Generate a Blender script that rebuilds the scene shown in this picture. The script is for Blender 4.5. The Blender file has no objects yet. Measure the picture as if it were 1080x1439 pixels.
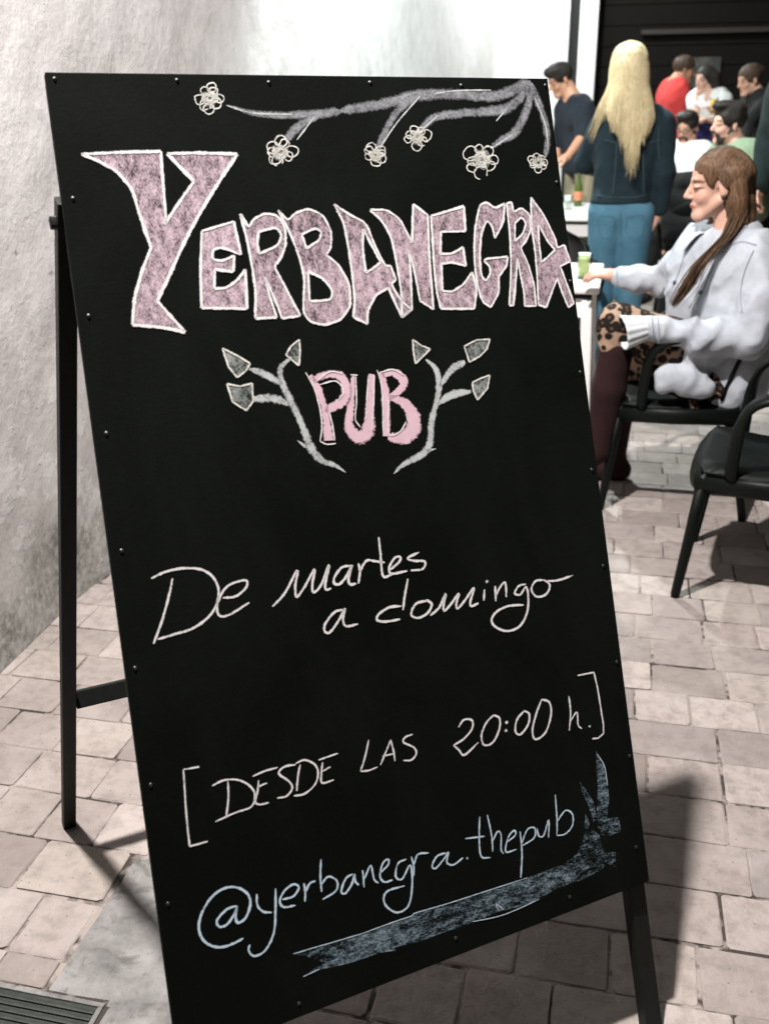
import bpy, bmesh, math, random
import numpy as np
from math import sin, cos, pi, radians, sqrt, atan2
from mathutils import Vector, Matrix

random.seed(7)
RNG = np.random.default_rng(11)
S = bpy.context.scene
COL = S.collection

# ------------------------------------------------------------------ camera
CAM_H = 1.42
F_PX, YAW, PITCH, ROLL = 1401.7, 0.230844, 0.384745, -0.009873   # photograph is 1080 x 1439
_f = np.array([-sin(YAW)*cos(PITCH), cos(YAW)*cos(PITCH), -sin(PITCH)])
_r = np.array([cos(YAW), sin(YAW), 0.0]); _u = np.cross(_r, _f)
_R = _r*cos(ROLL) + _u*sin(ROLL); _U = -_r*sin(ROLL) + _u*cos(ROLL)
camd = bpy.data.cameras.new('camera'); cam = bpy.data.objects.new('camera', camd); COL.objects.link(cam)
m = Matrix.Identity(4)
for i in range(3):
    m[i][0] = _R[i]; m[i][1] = _U[i]; m[i][2] = -_f[i]
m[2][3] = CAM_H
cam.matrix_world = m
camd.sensor_fit = 'VERTICAL'; camd.sensor_height = 24.0; camd.lens = F_PX/1439*24.0
camd.clip_start = 0.05; camd.clip_end = 400
camd.dof.use_dof = True; camd.dof.focus_distance = 1.75; camd.dof.aperture_fstop = 3.3
S.camera = cam

def ray(px, py):
    return _f + _R*(px-540)/F_PX - _U*(py-719.5)/F_PX
def at(px, py, y):                        # point of the place that lies y metres down the street
    d = ray(px, py); return np.array([0, 0, CAM_H]) + d*(y/d[1])
def atz(px, py, z=0.0):
    d = ray(px, py); return np.array([0, 0, CAM_H]) + d*((z-CAM_H)/d[2])
def to_px(P):
    d = np.asarray(P, float)-np.array([0, 0, CAM_H]); z = d@_f
    return 540+F_PX*(d@_R)/z, 719.5-F_PX*(d@_U)/z, z

# ------------------------------------------------------------------ night sky, exposure
W = bpy.data.worlds.new('World'); S.world = W; W.use_nodes = True
nt = W.node_tree; bg = nt.nodes['Background']
sky = nt.nodes.new('ShaderNodeTexSky'); sky.sky_type = 'NISHITA'; sky.sun_disc = False
sky.sun_elevation = radians(-4); sky.sun_rotation = radians(200)
nt.links.new(sky.outputs[0], bg.inputs[0]); bg.inputs[1].default_value = 0.02
S.view_settings.view_transform = 'Standard'; S.view_settings.look = 'None'
S.view_settings.exposure = 0.0; S.view_settings.gamma = 1.0; S.view_settings.use_curve_mapping = False
LAMP_POWER = 1380.0

# ------------------------------------------------------------------ helpers: objects
def tag(o, label=None, cat=None, group=None, kind=None):
    if label: o['label'] = label
    if cat: o['category'] = cat
    if group: o['group'] = group
    if kind: o['kind'] = kind
    return o
def empty(name, loc=(0, 0, 0), rz=0.0):
    o = bpy.data.objects.new(name, None); COL.objects.link(o); o.location = loc; o.rotation_euler = (0, 0, rz)
    o.empty_display_size = 0.1
    return o
def link(name, me, mat, parent=None, loc=None, smooth=True):
    o = bpy.data.objects.new(name, me); COL.objects.link(o)
    if mat is not None:
        me.materials.clear()
        for q in (mat if isinstance(mat, (list, tuple)) else [mat]): me.materials.append(q)
    if smooth: me.polygons.foreach_set('use_smooth', [True]*len(me.polygons))
    if parent is not None: o.parent = parent
    if loc is not None: o.location = loc
    return o
def mesh(name, verts, faces):
    me = bpy.data.meshes.new(name); me.from_pydata([tuple(map(float, v)) for v in verts], [], [tuple(map(int, f)) for f in faces]); me.update(); return me
class MB:
    """collects shapes into one mesh"""
    def __init__(s): s.v = []; s.f = []
    def add(s, v, f):
        n = len(s.v); s.v += [tuple(q) for q in v]; s.f += [tuple(i+n for i in q) for q in f]; return s
    def box(s, lo, hi, M=None):
        (x0, y0, z0), (x1, y1, z1) = lo, hi
        v = [(x0,y0,z0),(x1,y0,z0),(x1,y1,z0),(x0,y1,z0),(x0,y0,z1),(x1,y0,z1),(x1,y1,z1),(x0,y1,z1)]
        if M is not None: v = [tuple(M @ Vector(q)) for q in v]
        return s.add(v, [(3,2,1,0),(4,5,6,7),(0,1,5,4),(1,2,6,5),(2,3,7,6),(3,0,4,7)])
    def bar(s, a, b, w, d, side):
        """square bar from a to b, w along side, d along the third axis"""
        a = np.array(a, float); b = np.array(b, float); t = (b-a)/np.linalg.norm(b-a)
        sd = np.array(side, float); sd = sd-t*(sd@t); sd /= np.linalg.norm(sd); o = np.cross(t, sd)
        v = []
        for P in (a, b):
            for i, j in ((-1,-1),(1,-1),(1,1),(-1,1)): v.append(P+sd*i*w/2+o*j*d/2)
        return s.add(v, [(3,2,1,0),(4,5,6,7),(0,1,5,4),(1,2,6,5),(2,3,7,6),(3,0,4,7)])
    def tube(s, pts, rad, n=8, sy=1.0, cap=True, up=None):
        """tube through pts; rad number or list; sy squashes the section along its second axis"""
        P = [np.array(p, float) for p in pts]; k = len(P)
        R = rad if isinstance(rad, (list, tuple, np.ndarray)) else [rad]*k
        v = []; prev = None
        for i in range(k):
            t = P[min(i+1, k-1)]-P[max(i-1, 0)]; t = t/(np.linalg.norm(t)+1e-9)
            if up is not None: a = np.array(up, float)
            elif prev is not None: a = prev
            else: a = np.array([0, 0, 1.0]) if abs(t[2]) < .9 else np.array([1.0, 0, 0])
            a = a-t*(a@t); a /= np.linalg.norm(a)+1e-9; prev = a; b = np.cross(t, a)
            for j in range(n):
                q = 2*pi*j/n; v.append(P[i]+b*cos(q)*R[i]+a*sin(q)*R[i]*sy)
        f = [(i*n+j, i*n+(j+1) % n, (i+1)*n+(j+1) % n, (i+1)*n+j) for i in range(k-1) for j in range(n)]
        if cap: f += [tuple(range(n-1, -1, -1)), tuple((k-1)*n+j for j in range(n))]
        return s.add(v, f)
    def lathe(s, prof, c=(0, 0, 0), n=20):
        v = []; k = len(prof)
        for r, z in prof:
            for j in range(n): q = 2*pi*j/n; v.append((c[0]+r*cos(q), c[1]+r*sin(q), c[2]+z))
        f = [(i*n+j, i*n+(j+1) % n, (i+1)*n+(j+1) % n, (i+1)*n+j) for i in range(k-1) for j in range(n)]
        f += [tuple(range(n-1, -1, -1)), tuple((k-1)*n+j for j in range(n))]
        return s.add(v, f)
    def build(s, name, mat, parent=None, smooth=True, bevel=0.0, loc=None):
        me = mesh(name, s.v, s.f)
        if bevel:
            bm = bmesh.new(); bm.from_mesh(me)
            bmesh.ops.bevel(bm, geom=bm.edges[:], offset=bevel, segments=2, affect='EDGES', profile=.6)
            bm.to_mesh(me); bm.free()
        o = link(name, me, mat, parent, loc, smooth=smooth)
        return o
def copy_tree(o, parent=None):
    c = o.copy(); COL.objects.link(c); c.parent = parent
    for ch in list(o.children): copy_tree(ch, c)
    return c
def smoothline(pts, n=6):
    """Catmull-Rom through pts"""
    P = [np.array(p, float) for p in pts]
    if len(P) < 3:
        return [P[0]+(P[1]-P[0])*t for t in np.linspace(0, 1, n)]
    P = [2*P[0]-P[1]]+P+[2*P[-1]-P[-2]]; out = []
    for i in range(1, len(P)-2):
        for t in np.linspace(0, 1, n, endpoint=False):
            a, b, c, d = P[i-1], P[i], P[i+1], P[i+2]
            out.append(.5*((2*b)+(c-a)*t+(2*a-5*b+4*c-d)*t*t+(3*b-a-3*c+d)*t**3))
    out.append(P[-2]); return out

# ------------------------------------------------------------------ helpers: materials
class Mat:
    def __init__(s, name, base=(.5,.5,.5), rough=.6, spec=.5, metal=0.0):
        s.m = bpy.data.materials.new(name); s.m.use_nodes = True; s.t = s.m.node_tree; s.n = s.t.nodes
        s.b = s.n['Principled BSDF']; s.out = s.n['Material Output']
        s.b.inputs['Base Color'].default_value = (*base, 1); s.b.inputs['Roughness'].default_value = rough
        s.b.inputs['Specular IOR Level'].default_value = spec; s.b.inputs['Metallic'].default_value = metal
        s._tc = None
    def tc(s, k='Object'):
        if s._tc is None: s._tc = s.n.new('ShaderNodeTexCoord')
        return s._tc.outputs[k]
    def lk(s, a, b): s.t.links.new(a, b)
    def map(s, scale=(1,1,1), vec=None, rot=(0,0,0)):
        q = s.n.new('ShaderNodeMapping'); q.inputs['Scale'].default_value = scale; q.inputs['Rotation'].default_value = rot
        s.lk(vec if vec is not None else s.tc(), q.inputs[0]); return q.outputs[0]
    def noise(s, scale, detail=4, vec=None, rough=.55, dist=0.0):
        q = s.n.new('ShaderNodeTexNoise'); q.inputs['Scale'].default_value = scale; q.inputs['Detail'].default_value = detail
        q.inputs['Roughness'].default_value = rough; q.inputs['Distortion'].default_value = dist
        s.lk(vec if vec is not None else s.tc(), q.inputs['Vector']); return q.outputs[0]
    def voro(s, scale, vec=None, feature='F1', rnd=1.0):
        q = s.n.new('ShaderNodeTexVoronoi'); q.feature = feature; q.inputs['Scale'].default_value = scale; q.inputs['Randomness'].default_value = rnd
        s.lk(vec if vec is not None else s.tc(), q.inputs['Vector']); return q
    def ramp(s, fac, stops, interp='LINEAR'):
        q = s.n.new('ShaderNodeValToRGB'); q.color_ramp.interpolation = interp; e = q.color_ramp.elements
        while len(e) < len(stops): e.new(.5)
        for i, (p, c) in enumerate(stops):
            e[i].position = p; e[i].color = (c, c, c, 1) if not isinstance(c, (tuple, list)) else (*c, 1)
        s.lk(fac, q.inputs[0]); return q.outputs[0]
    def math(s, op, a, b=None, clamp=False):
        q = s.n.new('ShaderNodeMath'); q.operation = op; q.use_clamp = clamp
        for i, v in enumerate((a, b)):
            if v is None: continue
            if isinstance(v, (int, float)): q.inputs[i].default_value = v
            else: s.lk(v, q.inputs[i])
        return q.outputs[0]
    def mix(s, fac, a, b, mode='MIX'):
        q = s.n.new('ShaderNodeMix'); q.data_type = 'RGBA'; q.blend_type = mode
        for k, v in ((0, fac), (6, a), (7, b)):
            if isinstance(v, (int, float)): q.inputs[k].default_value = v
            elif isinstance(v, tuple): q.inputs[k].default_value = (*v, 1)
            else: s.lk(v, q.inputs[k])
        return q.outputs[2]
    def bump(s, h, strength=.3, dist=.01):
        q = s.n.new('ShaderNodeBump'); q.inputs['Strength'].default_value = strength; q.inputs['Distance'].default_value = dist
        s.lk(h, q.inputs['Height']); s.lk(q.outputs[0], s.b.inputs['Normal']); return q
    def col(s, c): s.lk(c, s.b.inputs['Base Color']); return s
    def rgh(s, c): s.lk(c, s.b.inputs['Roughness']); return s
    def sep(s, vec=None):
        q = s.n.new('ShaderNodeSeparateXYZ'); s.lk(vec if vec is not None else s.tc(), q.inputs[0]); return q.outputs
    def attr(s, name):
        q = s.n.new('ShaderNodeAttribute'); q.attribute_name = name; return q

M = {}
# whitewashed render: lumpy, with damp stains low down, flakes and pits
q = Mat('whitewash', rough=.92, spec=.2)
z = q.sep()[2]
n1 = q.noise(1.6, 8, rough=.6); n2 = q.noise(9, 6, rough=.62); n3 = q.noise(45, 4)
stain = q.math('SUBTRACT', q.math('ADD', q.math('MULTIPLY', n1, 1.25), q.math('MULTIPLY', n2, .42)), q.math('MULTIPLY', z, .62))
sm = q.ramp(stain, [(.46, 0.0), (.60, .25), (.76, .62), (.95, 1.0)])
base = q.mix(q.ramp(n2, [(.35, 0.0), (.62, 1.0)]), (.68,.67,.665), (.80,.792,.79))
base = q.mix(q.ramp(n1, [(.42, .3), (.5, 0.0)]), base, (.62,.60,.59))
fl_n = q.noise(3.6, 9, rough=.68); flake = q.math('MULTIPLY', q.ramp(fl_n, [(.50, 0.0), (.525, 1.0)]), q.ramp(z, [(.0, 1.0), (.55, .75), (.95, .18), (1.0, .15)]))
base = q.mix(q.math('MULTIPLY', flake, .55), base, (.46,.455,.43))
base = q.mix(sm, base, q.mix(q.ramp(n3, [(.4, 0.0), (.65, 1.0)]), (.11,.12,.095), (.36,.355,.32)))
v = q.voro(7.5); pit = q.ramp(q.math('ADD', v.outputs['Distance'], q.math('MULTIPLY', n2, .5)), [(.24, 1.0), (.34, 0.0)])
base = q.mix(q.math('MULTIPLY', pit, .6), base, (.30,.31,.30))
q.col(base); q.bump(q.math('ADD', q.math('MULTIPLY', n2, 1.0), q.math('MULTIPLY', n3, .2)), .28, .014)
hgt = q.math('SUBTRACT', q.math('ADD', q.math('ADD', n2, q.math('MULTIPLY', q.noise(22, 5, rough=.6), .55)), q.math('SUBTRACT', q.math('MULTIPLY', n3, .2), q.math('MULTIPLY', pit, .3))), q.math('MULTIPLY', flake, .45)); q.lk(hgt, q.n['Bump'].inputs['Height']); M['whitewash'] = q.m
q = Mat('far_plaster', (.74,.73,.72), .9, .2); n = q.noise(3, 6); q.col(q.mix(q.ramp(n, [(.35,0.),(.65,1.)]), (.62,.60,.59), (.78,.77,.76))); q.bump(q.noise(20,4), .2, .01); M['far_plaster'] = q.m
# pavers: each stone its own tint
q = Mat('paver', rough=.85, spec=.35)
oi = q.n.new('ShaderNodeObjectInfo'); at_ = q.attr('tint')
rnd = q.math('FRACT', q.math('ADD', oi.outputs['Random'], at_.outputs['Fac']))
tint = q.ramp(rnd, [(0, (.20,.172,.158)), (.2, (.32,.28,.26)), (.45, (.26,.228,.212)), (.7, (.40,.355,.33)), (.85, (.31,.272,.245)), (1, (.215,.195,.188))])
geo = q.n.new('ShaderNodeNewGeometry'); gp = geo.outputs['Position']
n = q.noise(26, 6, gp, .65); n2 = q.noise(5, 4, gp); n3 = q.noise(140, 3, gp)
tint = q.mix(q.ramp(n, [(.36, .55), (.56, 0.0)]), tint, (.17,.148,.132))
tint = q.mix(q.ramp(n2, [(.5, 0.0), (.68, .4)]), tint, (.44,.40,.375))
sp = q.voro(38, gp); tint = q.mix(q.ramp(sp.outputs['Distance'], [(.05, .7), (.11, 0.0)]), tint, (.12,.11,.10))
q.col(tint); q.rgh(q.ramp(n, [(.3, .6), (.7, .95)])); q.bump(q.math('ADD', n, q.math('MULTIPLY', n3, .5)), .6, .006); M['paver'] = q.m
q = Mat('joint_sand', rough=.95, spec=.1); n = q.math('ADD', q.math('MULTIPLY', q.noise(5, 4), .65), q.math('MULTIPLY', q.noise(40, 4), .35)); q.col(q.mix(q.ramp(n, [(.43,0.),(.53,1.)]), (.055,.048,.042), (.30,.262,.238))); q.bump(q.noise(160,3), .6, .004); M['joint_sand'] = q.m
q = Mat('cement_patch', rough=.9, spec=.25); n = q.noise(9, 7, rough=.65); n2 = q.noise(60, 4)
c = q.mix(q.ramp(n, [(.35,0.),(.62,1.)]), (.13,.13,.125), (.27,.262,.255)); c = q.mix(q.ramp(q.noise(16,5,dist=.7), [(.55,0.),(.68,.75)]), c, (.09,.09,.08))
c = q.mix(q.ramp(q.noise(48, 4, rough=.6), [(.56,0.),(.70,.6)]), c, (.10,.10,.092))
q.col(c); q.bump(q.math('ADD', n, q.math('MULTIPLY', n2, .4)), .6, .010); M['cement'] = q.m
q = Mat('asphalt_far', rough=.95, spec=.2); q.col(q.mix(q.noise(4,5), (.10,.09,.085), (.2,.18,.16))); M['ground'] = q.m
q = Mat('cast_iron', rough=.55, metal=.6); n = q.noise(40, 5); q.col(q.mix(n, (.015,.022,.018), (.06,.07,.06))); q.bump(n, .4, .003); M['iron'] = q.m
# chalkboard paint: matt black with rubbed-out chalk haze
q = Mat('chalkboard_paint', rough=.8, spec=.06)
n = q.noise(3.2, 6, q.map((1,1,.5)), .6, .8); n2 = q.noise(60, 4, q.map((1,1,3)))
q.col(q.mix(q.ramp(q.math('ADD', n, q.math('MULTIPLY', n2, .15)), [(.5,0.),(.85,1.)]), (.0030,.0042,.0034), (.0075,.0095,.0082)))
q.rgh(q.ramp(n, [(.3,.65),(.7,.85)])); q.bump(q.noise(220,3), .12, .002); M['board'] = q.m
q = Mat('black_wood', (.012,.014,.012), .55, .25); n = q.noise(12, 5, q.map((6,6,1))); q.col(q.mix(n, (.003,.004,.0035), (.010,.012,.010))); q.bump(n, .25, .003); M['black_wood'] = q.m
q = Mat('screw_steel', (.08,.08,.08), .5, .5, 1.0); M['screw'] = q.m
# chalk: grain decides where the tooth of the board took the chalk
def chalk(name, c1, c2, cover, scale=420.0, stretch=(1,1,1), gain=1.0):
    q = Mat(name, rough=.97, spec=.1)
    e = q.attr('edge').outputs['Fac']
    n = q.noise(scale, 3, q.map(stretch), .7); n2 = q.noise(scale*.22, 3, q.map(stretch)); n3 = q.noise(7, 3)
    mixn = q.math('ADD', q.math('ADD', q.math('MULTIPLY', n, .6), q.math('MULTIPLY', n2, .4)), q.math('MULTIPLY', q.math('SUBTRACT', n3, .5), .25))
    cov = q.math('SUBTRACT', q.math('ADD', mixn, q.math('MULTIPLY', e, .30)), 1.0-cover)
    a = q.math('MULTIPLY', cov, 9.0*gain, True)
    q.col(q.mix(n2, c1, c2))
    tr = q.n.new('ShaderNodeBsdfTransparent'); mx = q.n.new('ShaderNodeMixShader')
    q.lk(a, mx.inputs[0]); q.lk(tr.outputs[0], mx.inputs[1]); q.lk(q.b.outputs[0], mx.inputs[2]); q.lk(mx.outputs[0], q.out.inputs[0])
    return q.m
M['chalk_white'] = chalk('chalk_white', (.76,.74,.74), (.92,.9,.9), .475, gain=.5)
M['chalk_pink'] = chalk('chalk_pink', (.58,.43,.50), (.78,.62,.69), .50, 320, stretch=(1.6,1.6,.7), gain=.4)
M['chalk_pink_thick'] = chalk('chalk_pink_thick', (.66,.43,.51), (.82,.60,.67), .50, 300, gain=.7)
M['chalk_blue'] = chalk('chalk_blue', (.48,.66,.78), (.72,.84,.93), .47, gain=.5)
M['chalk_blue_fill'] = chalk('chalk_blue_fill', (.28,.45,.55), (.52,.68,.78), .40, 400, stretch=(.6,.6,1.7), gain=.36)
M['chalk_smudge'] = chalk('chalk_smudge', (.36,.37,.40), (.56,.57,.61), .44, 260, gain=.2)
M['chalk_grey'] = chalk('chalk_grey', (.42,.45,.45), (.66,.68,.68), .50, 300, gain=.4)
M['chalk_leaf'] = chalk('chalk_leaf', (.22,.25,.24), (.40,.43,.41), .5, 240, gain=.45)
M['chalk_cream'] = chalk('chalk_cream', (.72,.71,.65), (.88,.87,.81), .46, gain=.42)
# furniture
q = Mat('black_resin', (.003,.0045,.004), .45, .14); n = q.noise(120, 3); q.rgh(q.ramp(q.noise(8,4), [(.3,.36),(.7,.55)])); q.bump(n, .06, .002); M['resin'] = q.m
q = Mat('white_plastic', (.78,.78,.77), .4, .5); M['white_plastic'] = q.m
q = Mat('steel_tube', (.5,.5,.5), .28, .5, 1.0); M['steel'] = q.m
q = Mat('green_glass', (.10,.16,.03), .06, .5); q.b.inputs['Transmission Weight'].default_value = .55; q.b.inputs['IOR'].default_value = 1.45; M['green_glass'] = q.m
q = Mat('clear_glass', (.9,.95,.92), .05, .5); q.b.inputs['Transmission Weight'].default_value = 1.0; q.b.inputs['IOR'].default_value = 1.08; M['glass'] = q.m
q = Mat('lime_drink', (.72,.78,.40), .3, .5); q.b.inputs['Transmission Weight'].default_value = .45; q.b.inputs['IOR'].default_value = 1.15; q.b.inputs['Subsurface Weight'].default_value = .3; M['lime'] = q.m
q = Mat('paper_label', (.55,.18,.10), .7, .3); M['label_red'] = q.m
q = Mat('dark_shutter', rough=.8, spec=.1); q.col(q.mix(q.noise(2,5), (.0026,.002,.0015), (.005,.0038,.003))); M['shutter'] = q.m
q = Mat('dark_paint', (.004,.005,.005), .6, .3); M['dark_paint'] = q.m
q = Mat('rail', (.016,.011,.009), .6, .3); M['rail'] = q.m
q = Mat('poster', rough=.7); q.col(q.mix(q.ramp(q.noise(9,3), [(.42,0.),(.58,1.)]), (.010,.010,.008), (.04,.037,.03))); M['poster'] = q.m
q = Mat('yellow_drink', (.85,.52,.05), .3, .5); M['yellow'] = q.m
q = Mat('lamp_metal', (.02,.02,.02), .5, .5, .5); M['lamp_metal'] = q.m
q = Mat('bulb', (1,1,1)); q.b.inputs['Emission Color'].default_value = (1,.9,.82,1); q.b.inputs['Emission Strength'].default_value = 20; M['bulb'] = q.m
# people
def skin(name, c):
    q = Mat(name, c, .48, .35); n = q.noise(40, 4); a = q.attr('paint')
    base = q.mix(n, tuple(k*.88 for k in c), tuple(min(1, k*1.08) for k in c))
    mu = q.mix(1.0, base, a.outputs['Color'], 'MULTIPLY'); q.col(mu)
    q.b.inputs['Subsurface Weight'].default_value = .12; q.b.inputs['Subsurface Radius'].default_value = (.012,.005,.003)
    q.bump(q.noise(300,2), .05, .002); return q.m
M['skin_fair'] = skin('skin_fair', (.56,.34,.26)); M['skin_tan'] = skin('skin_tan', (.47,.27,.19)); M['skin_warm'] = skin('skin_warm', (.42,.22,.14))
def hair(name, c1, c2, axis=(30,30,2.5)):
    q = Mat(name, rough=.58, spec=.25); n = q.noise(6, 5, q.map(axis), .6); r = q.attr('strand').outputs['Fac']
    c = q.mix(q.ramp(n, [(.3,0.),(.7,1.)]), c1, c2); c = q.mix(q.math('MULTIPLY', r, .5), c, tuple(k*.6 for k in c1)); q.col(c)
    q.bump(n, .35, .006); q.b.inputs['Anisotropic'].default_value = .4; return q.m
M['hair_blonde'] = hair('hair_blonde', (.40,.32,.16), (.72,.63,.42)); M['hair_auburn'] = hair('hair_auburn', (.028,.016,.008), (.18,.10,.054))
M['hair_dark'] = hair('hair_dark', (.008,.007,.006), (.025,.02,.017)); M['hair_brown'] = hair('hair_brown', (.03,.018,.012), (.075,.045,.03)); M['beard'] = hair('beard', (.02,.016,.013), (.06,.048,.04), (40,40,40))
def cloth(name, c1, c2, sc=5, fine=260, rough=.85, bs=.25):
    q = Mat(name, rough=rough, spec=.2); n = q.noise(sc, 6, rough=.6); w = q.noise(fine, 2)
    c = q.mix(q.ramp(n, [(.3,0.),(.7,1.)]), c1, c2); c = q.mix(q.math('MULTIPLY', w, .25), c, tuple(k*.6 for k in c1)); q.col(c)
    q.bump(q.math('ADD', w, q.math('MULTIPLY', n, 2.0)), bs, .006); q.b.inputs['Sheen Weight'].default_value = .02; return q.m
M['cuff_cotton'] = cloth('cuff_cotton', (.52,.56,.58), (.64,.67,.69), 12); M['denim_pale'] = cloth('denim_pale', (.33,.36,.41), (.47,.50,.545), 14); M['denim_dark'] = cloth('denim_dark', (.006,.015,.021), (.017,.036,.047), 7)
M['jeans'] = cloth('jeans', (.045,.13,.195), (.10,.24,.33), 6); M['red_cotton'] = cloth('red_cotton', (.46,.035,.035), (.58,.06,.055))
M['white_cotton'] = cloth('white_cotton', (.66,.66,.66), (.78,.78,.78)); M['green_cotton'] = cloth('green_cotton', (.13,.19,.12), (.21,.28,.19))
M['navy_cotton'] = cloth('navy_cotton', (.006,.009,.014), (.016,.023,.032)); M['navy_skirt'] = cloth('navy_skirt', (.010,.008,.040), (.022,.018,.075))
M['black_cotton'] = cloth('black_cotton', (.005,.0055,.0055), (.012,.013,.0125)); M['maroon'] = cloth('maroon', (.010,.003,.0035), (.024,.007,.0075)); M['khaki'] = cloth('khaki', (.20,.18,.12), (.30,.27,.19))
M['teal_black'] = cloth('teal_black', (.004,.010,.010), (.008,.020,.019)); M['seam'] = cloth('seam', (.22,.24,.28), (.32,.34,.38)); M['dark_button'] = Mat('dark_button', (.06,.065,.07), .35, .5, .6).m
M['denim_seam'] = cloth('denim_seam', (.03,.05,.06), (.05,.075,.09)); M['jeans_seam'] = cloth('jeans_seam', (.05,.14,.21), (.08,.20,.28))
q = Mat('leopard', rough=.8, spec=.2); w = q.noise(14, 3); vec = q.n.new('ShaderNodeVectorMath'); vec.operation = 'ADD'
nz = q.n.new('ShaderNodeTexNoise'); nz.inputs['Scale'].default_value = 18; q.lk(q.tc(), nz.inputs[0]); ms = q.n.new('ShaderNodeVectorMath'); ms.operation = 'SCALE'; ms.inputs['Scale'].default_value = .03
q.lk(nz.outputs[1], ms.inputs[0]); q.lk(q.tc(), vec.inputs[0]); q.lk(ms.outputs[0], vec.inputs[1])
vo = q.voro(31, vec.outputs[0]); d = vo.outputs['Distance']
c = q.ramp(d, [(.0, (.09,.042,.022)), (.17, (.09,.042,.022)), (.24, (.008,.006,.005)), (.56, (.008,.006,.005)), (.64, (.30,.20,.14)), (1, (.36,.25,.18))])
q.col(c); q.bump(w, .2, .005); M['leopard'] = q.m
q = Mat('lens', (.01,.01,.01), .2, .5); M['black_gloss'] = q.m
# ================================================================== THE PLACE
# ------------------------------------------------------------------ ground and pavement
WALL_X = -1.61
END_Y = 12.5
g = MB(); g.add([(-40,-20,-.03),(40,-20,-.03),(40,60,-.03),(-40,60,-.03)], [(0,1,2,3)])
tag(g.build('ground', M['ground'], smooth=False), kind='structure')
pv = MB(); pv.add([(WALL_X-.05,-3,-.0032),(9,-3,-.0032),(9,END_Y+.02,-.0032),(WALL_X-.05,END_Y+.02,-.0032)], [(0,1,2,3)])
pavement = tag(pv.build('pavement', M['joint_sand'], smooth=False), kind='structure')
# paver shapes: worn, slightly rounded concrete setts 145 mm deep
ROW = .1433; GAP = .005
def paver_mesh(w, seed):
    rs = random.Random(seed); d = ROW-GAP; w = w-GAP; v = []
    def ring(inset, z, j):
        k = []
        for (sx, sy) in ((-1,-1),(1,-1),(1,1),(-1,1)):
            cx, cy = sx*(w/2-inset), sy*(d/2-inset); c = .006
            for (ax, ay) in (((0, -sy*c)), ((-sx*c, 0))) if sx*sy > 0 else (((-sx*c, 0)), ((0, -sy*c))):
                k.append((cx+ax+rs.uniform(-j, j), cy+ay+rs.uniform(-j, j), z+rs.uniform(-j, j)*.4))
        return k
    v = ring(0, -.03, .0006)+ring(0.0, -.0022, .0022)+ring(.0015, -.0006, .0018)+ring(.005, .0, .0012)
    v.append((0, 0, rs.uniform(-.0004, .0012)))
    f = [(i*8+j, i*8+(j+1) % 8, (i+1)*8+(j+1) % 8, (i+1)*8+j) for i in range(3) for j in range(8)]+[(24+j, 24+(j+1) % 8, 32) for j in range(8)]
    return v, f
WID = [.135, .15, .165, .19, .215]
PM = {}
for i, w in enumerate(WID):
    for k in range(4):
        v, f = paver_mesh(w, i*10+k); me = mesh('paver', v, f); me.materials.append(M['paver']); PM[(i, k)] = (me, v, f)
BQ = [(63,101),(769,110),(912,1238),(251,1496)]
def in_quad(x, y):
    s = 0
    for i in range(4):
        (ax, ay), (bx, by) = BQ[i], BQ[(i+1) % 4]
        if (bx-ax)*(y-ay)-(by-ay)*(x-ax) > 0: s += 1
    return s == 4
PATCH = (-.885, -.55, .3, 1.4775)      # cement repair: x0 x1 y0 y1
GRATE = (-1.35, -.765, .55, 1.127)
slots = []
r0 = 1.3383-ROW*12
for j in range(0, 90):
    y0 = r0+j*ROW; yc = y0+ROW/2
    if yc > END_Y: break
    rs = random.Random(900+j); x = WALL_X+.01-rs.uniform(0, .12)
    inp = PATCH[2] < yc < PATCH[3]; ysc = 1.0
    if y0 < GRATE[3]+.004 < y0+ROW: ysc = (y0+ROW-GRATE[3]-.004)/ROW; yg = (y0+ROW+GRATE[3]+.004)/2
    while x < (2.2 if yc < 4 else 4.6):
        i = rs.choice([0, 1, 1, 2, 2, 3, 4]); w = WID[i]; xa = x; x += w; xs = 1.0
        if xa < WALL_X:
            if x < WALL_X+.05: continue
            xa = WALL_X-.01; w_full = w
        xb = x
        if inp and xa < PATCH[1]+.05 and xb > PATCH[0]:
            if xa < PATCH[0]-.05: xb = PATCH[0]
            elif xb > PATCH[1]+.10: xa = PATCH[1]+.052
            else: continue
        elif inp and PATCH[0]-.05 < xb < PATCH[0]: xb = PATCH[0]
        xs = (xb-xa)/w; xc = (xa+xb)/2
        left_of_grate = xc < GRATE[1]+.02
        if left_of_grate and y0+ROW < GRATE[3]+.03: continue
        sy_ = ysc if left_of_grate else 1.0; yq = yg if sy_ < 1 else yc
        px, py, zz = to_px((xc, yq, 0))
        vis = zz > 0 and -15 < px < 1095 and -15 < py < 1455 and not (in_quad(px, py) and in_quad(px-18, py) and in_quad(px+18, py))
        slots.append((zz if vis else 1e6+zz, xc, yq, i, rs.randrange(4), rs.uniform(-1, 1), rs.uniform(-1, 1), rs.random(), xs, sy_))
slots.sort()
SV = []; SF = []; ST = []
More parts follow.
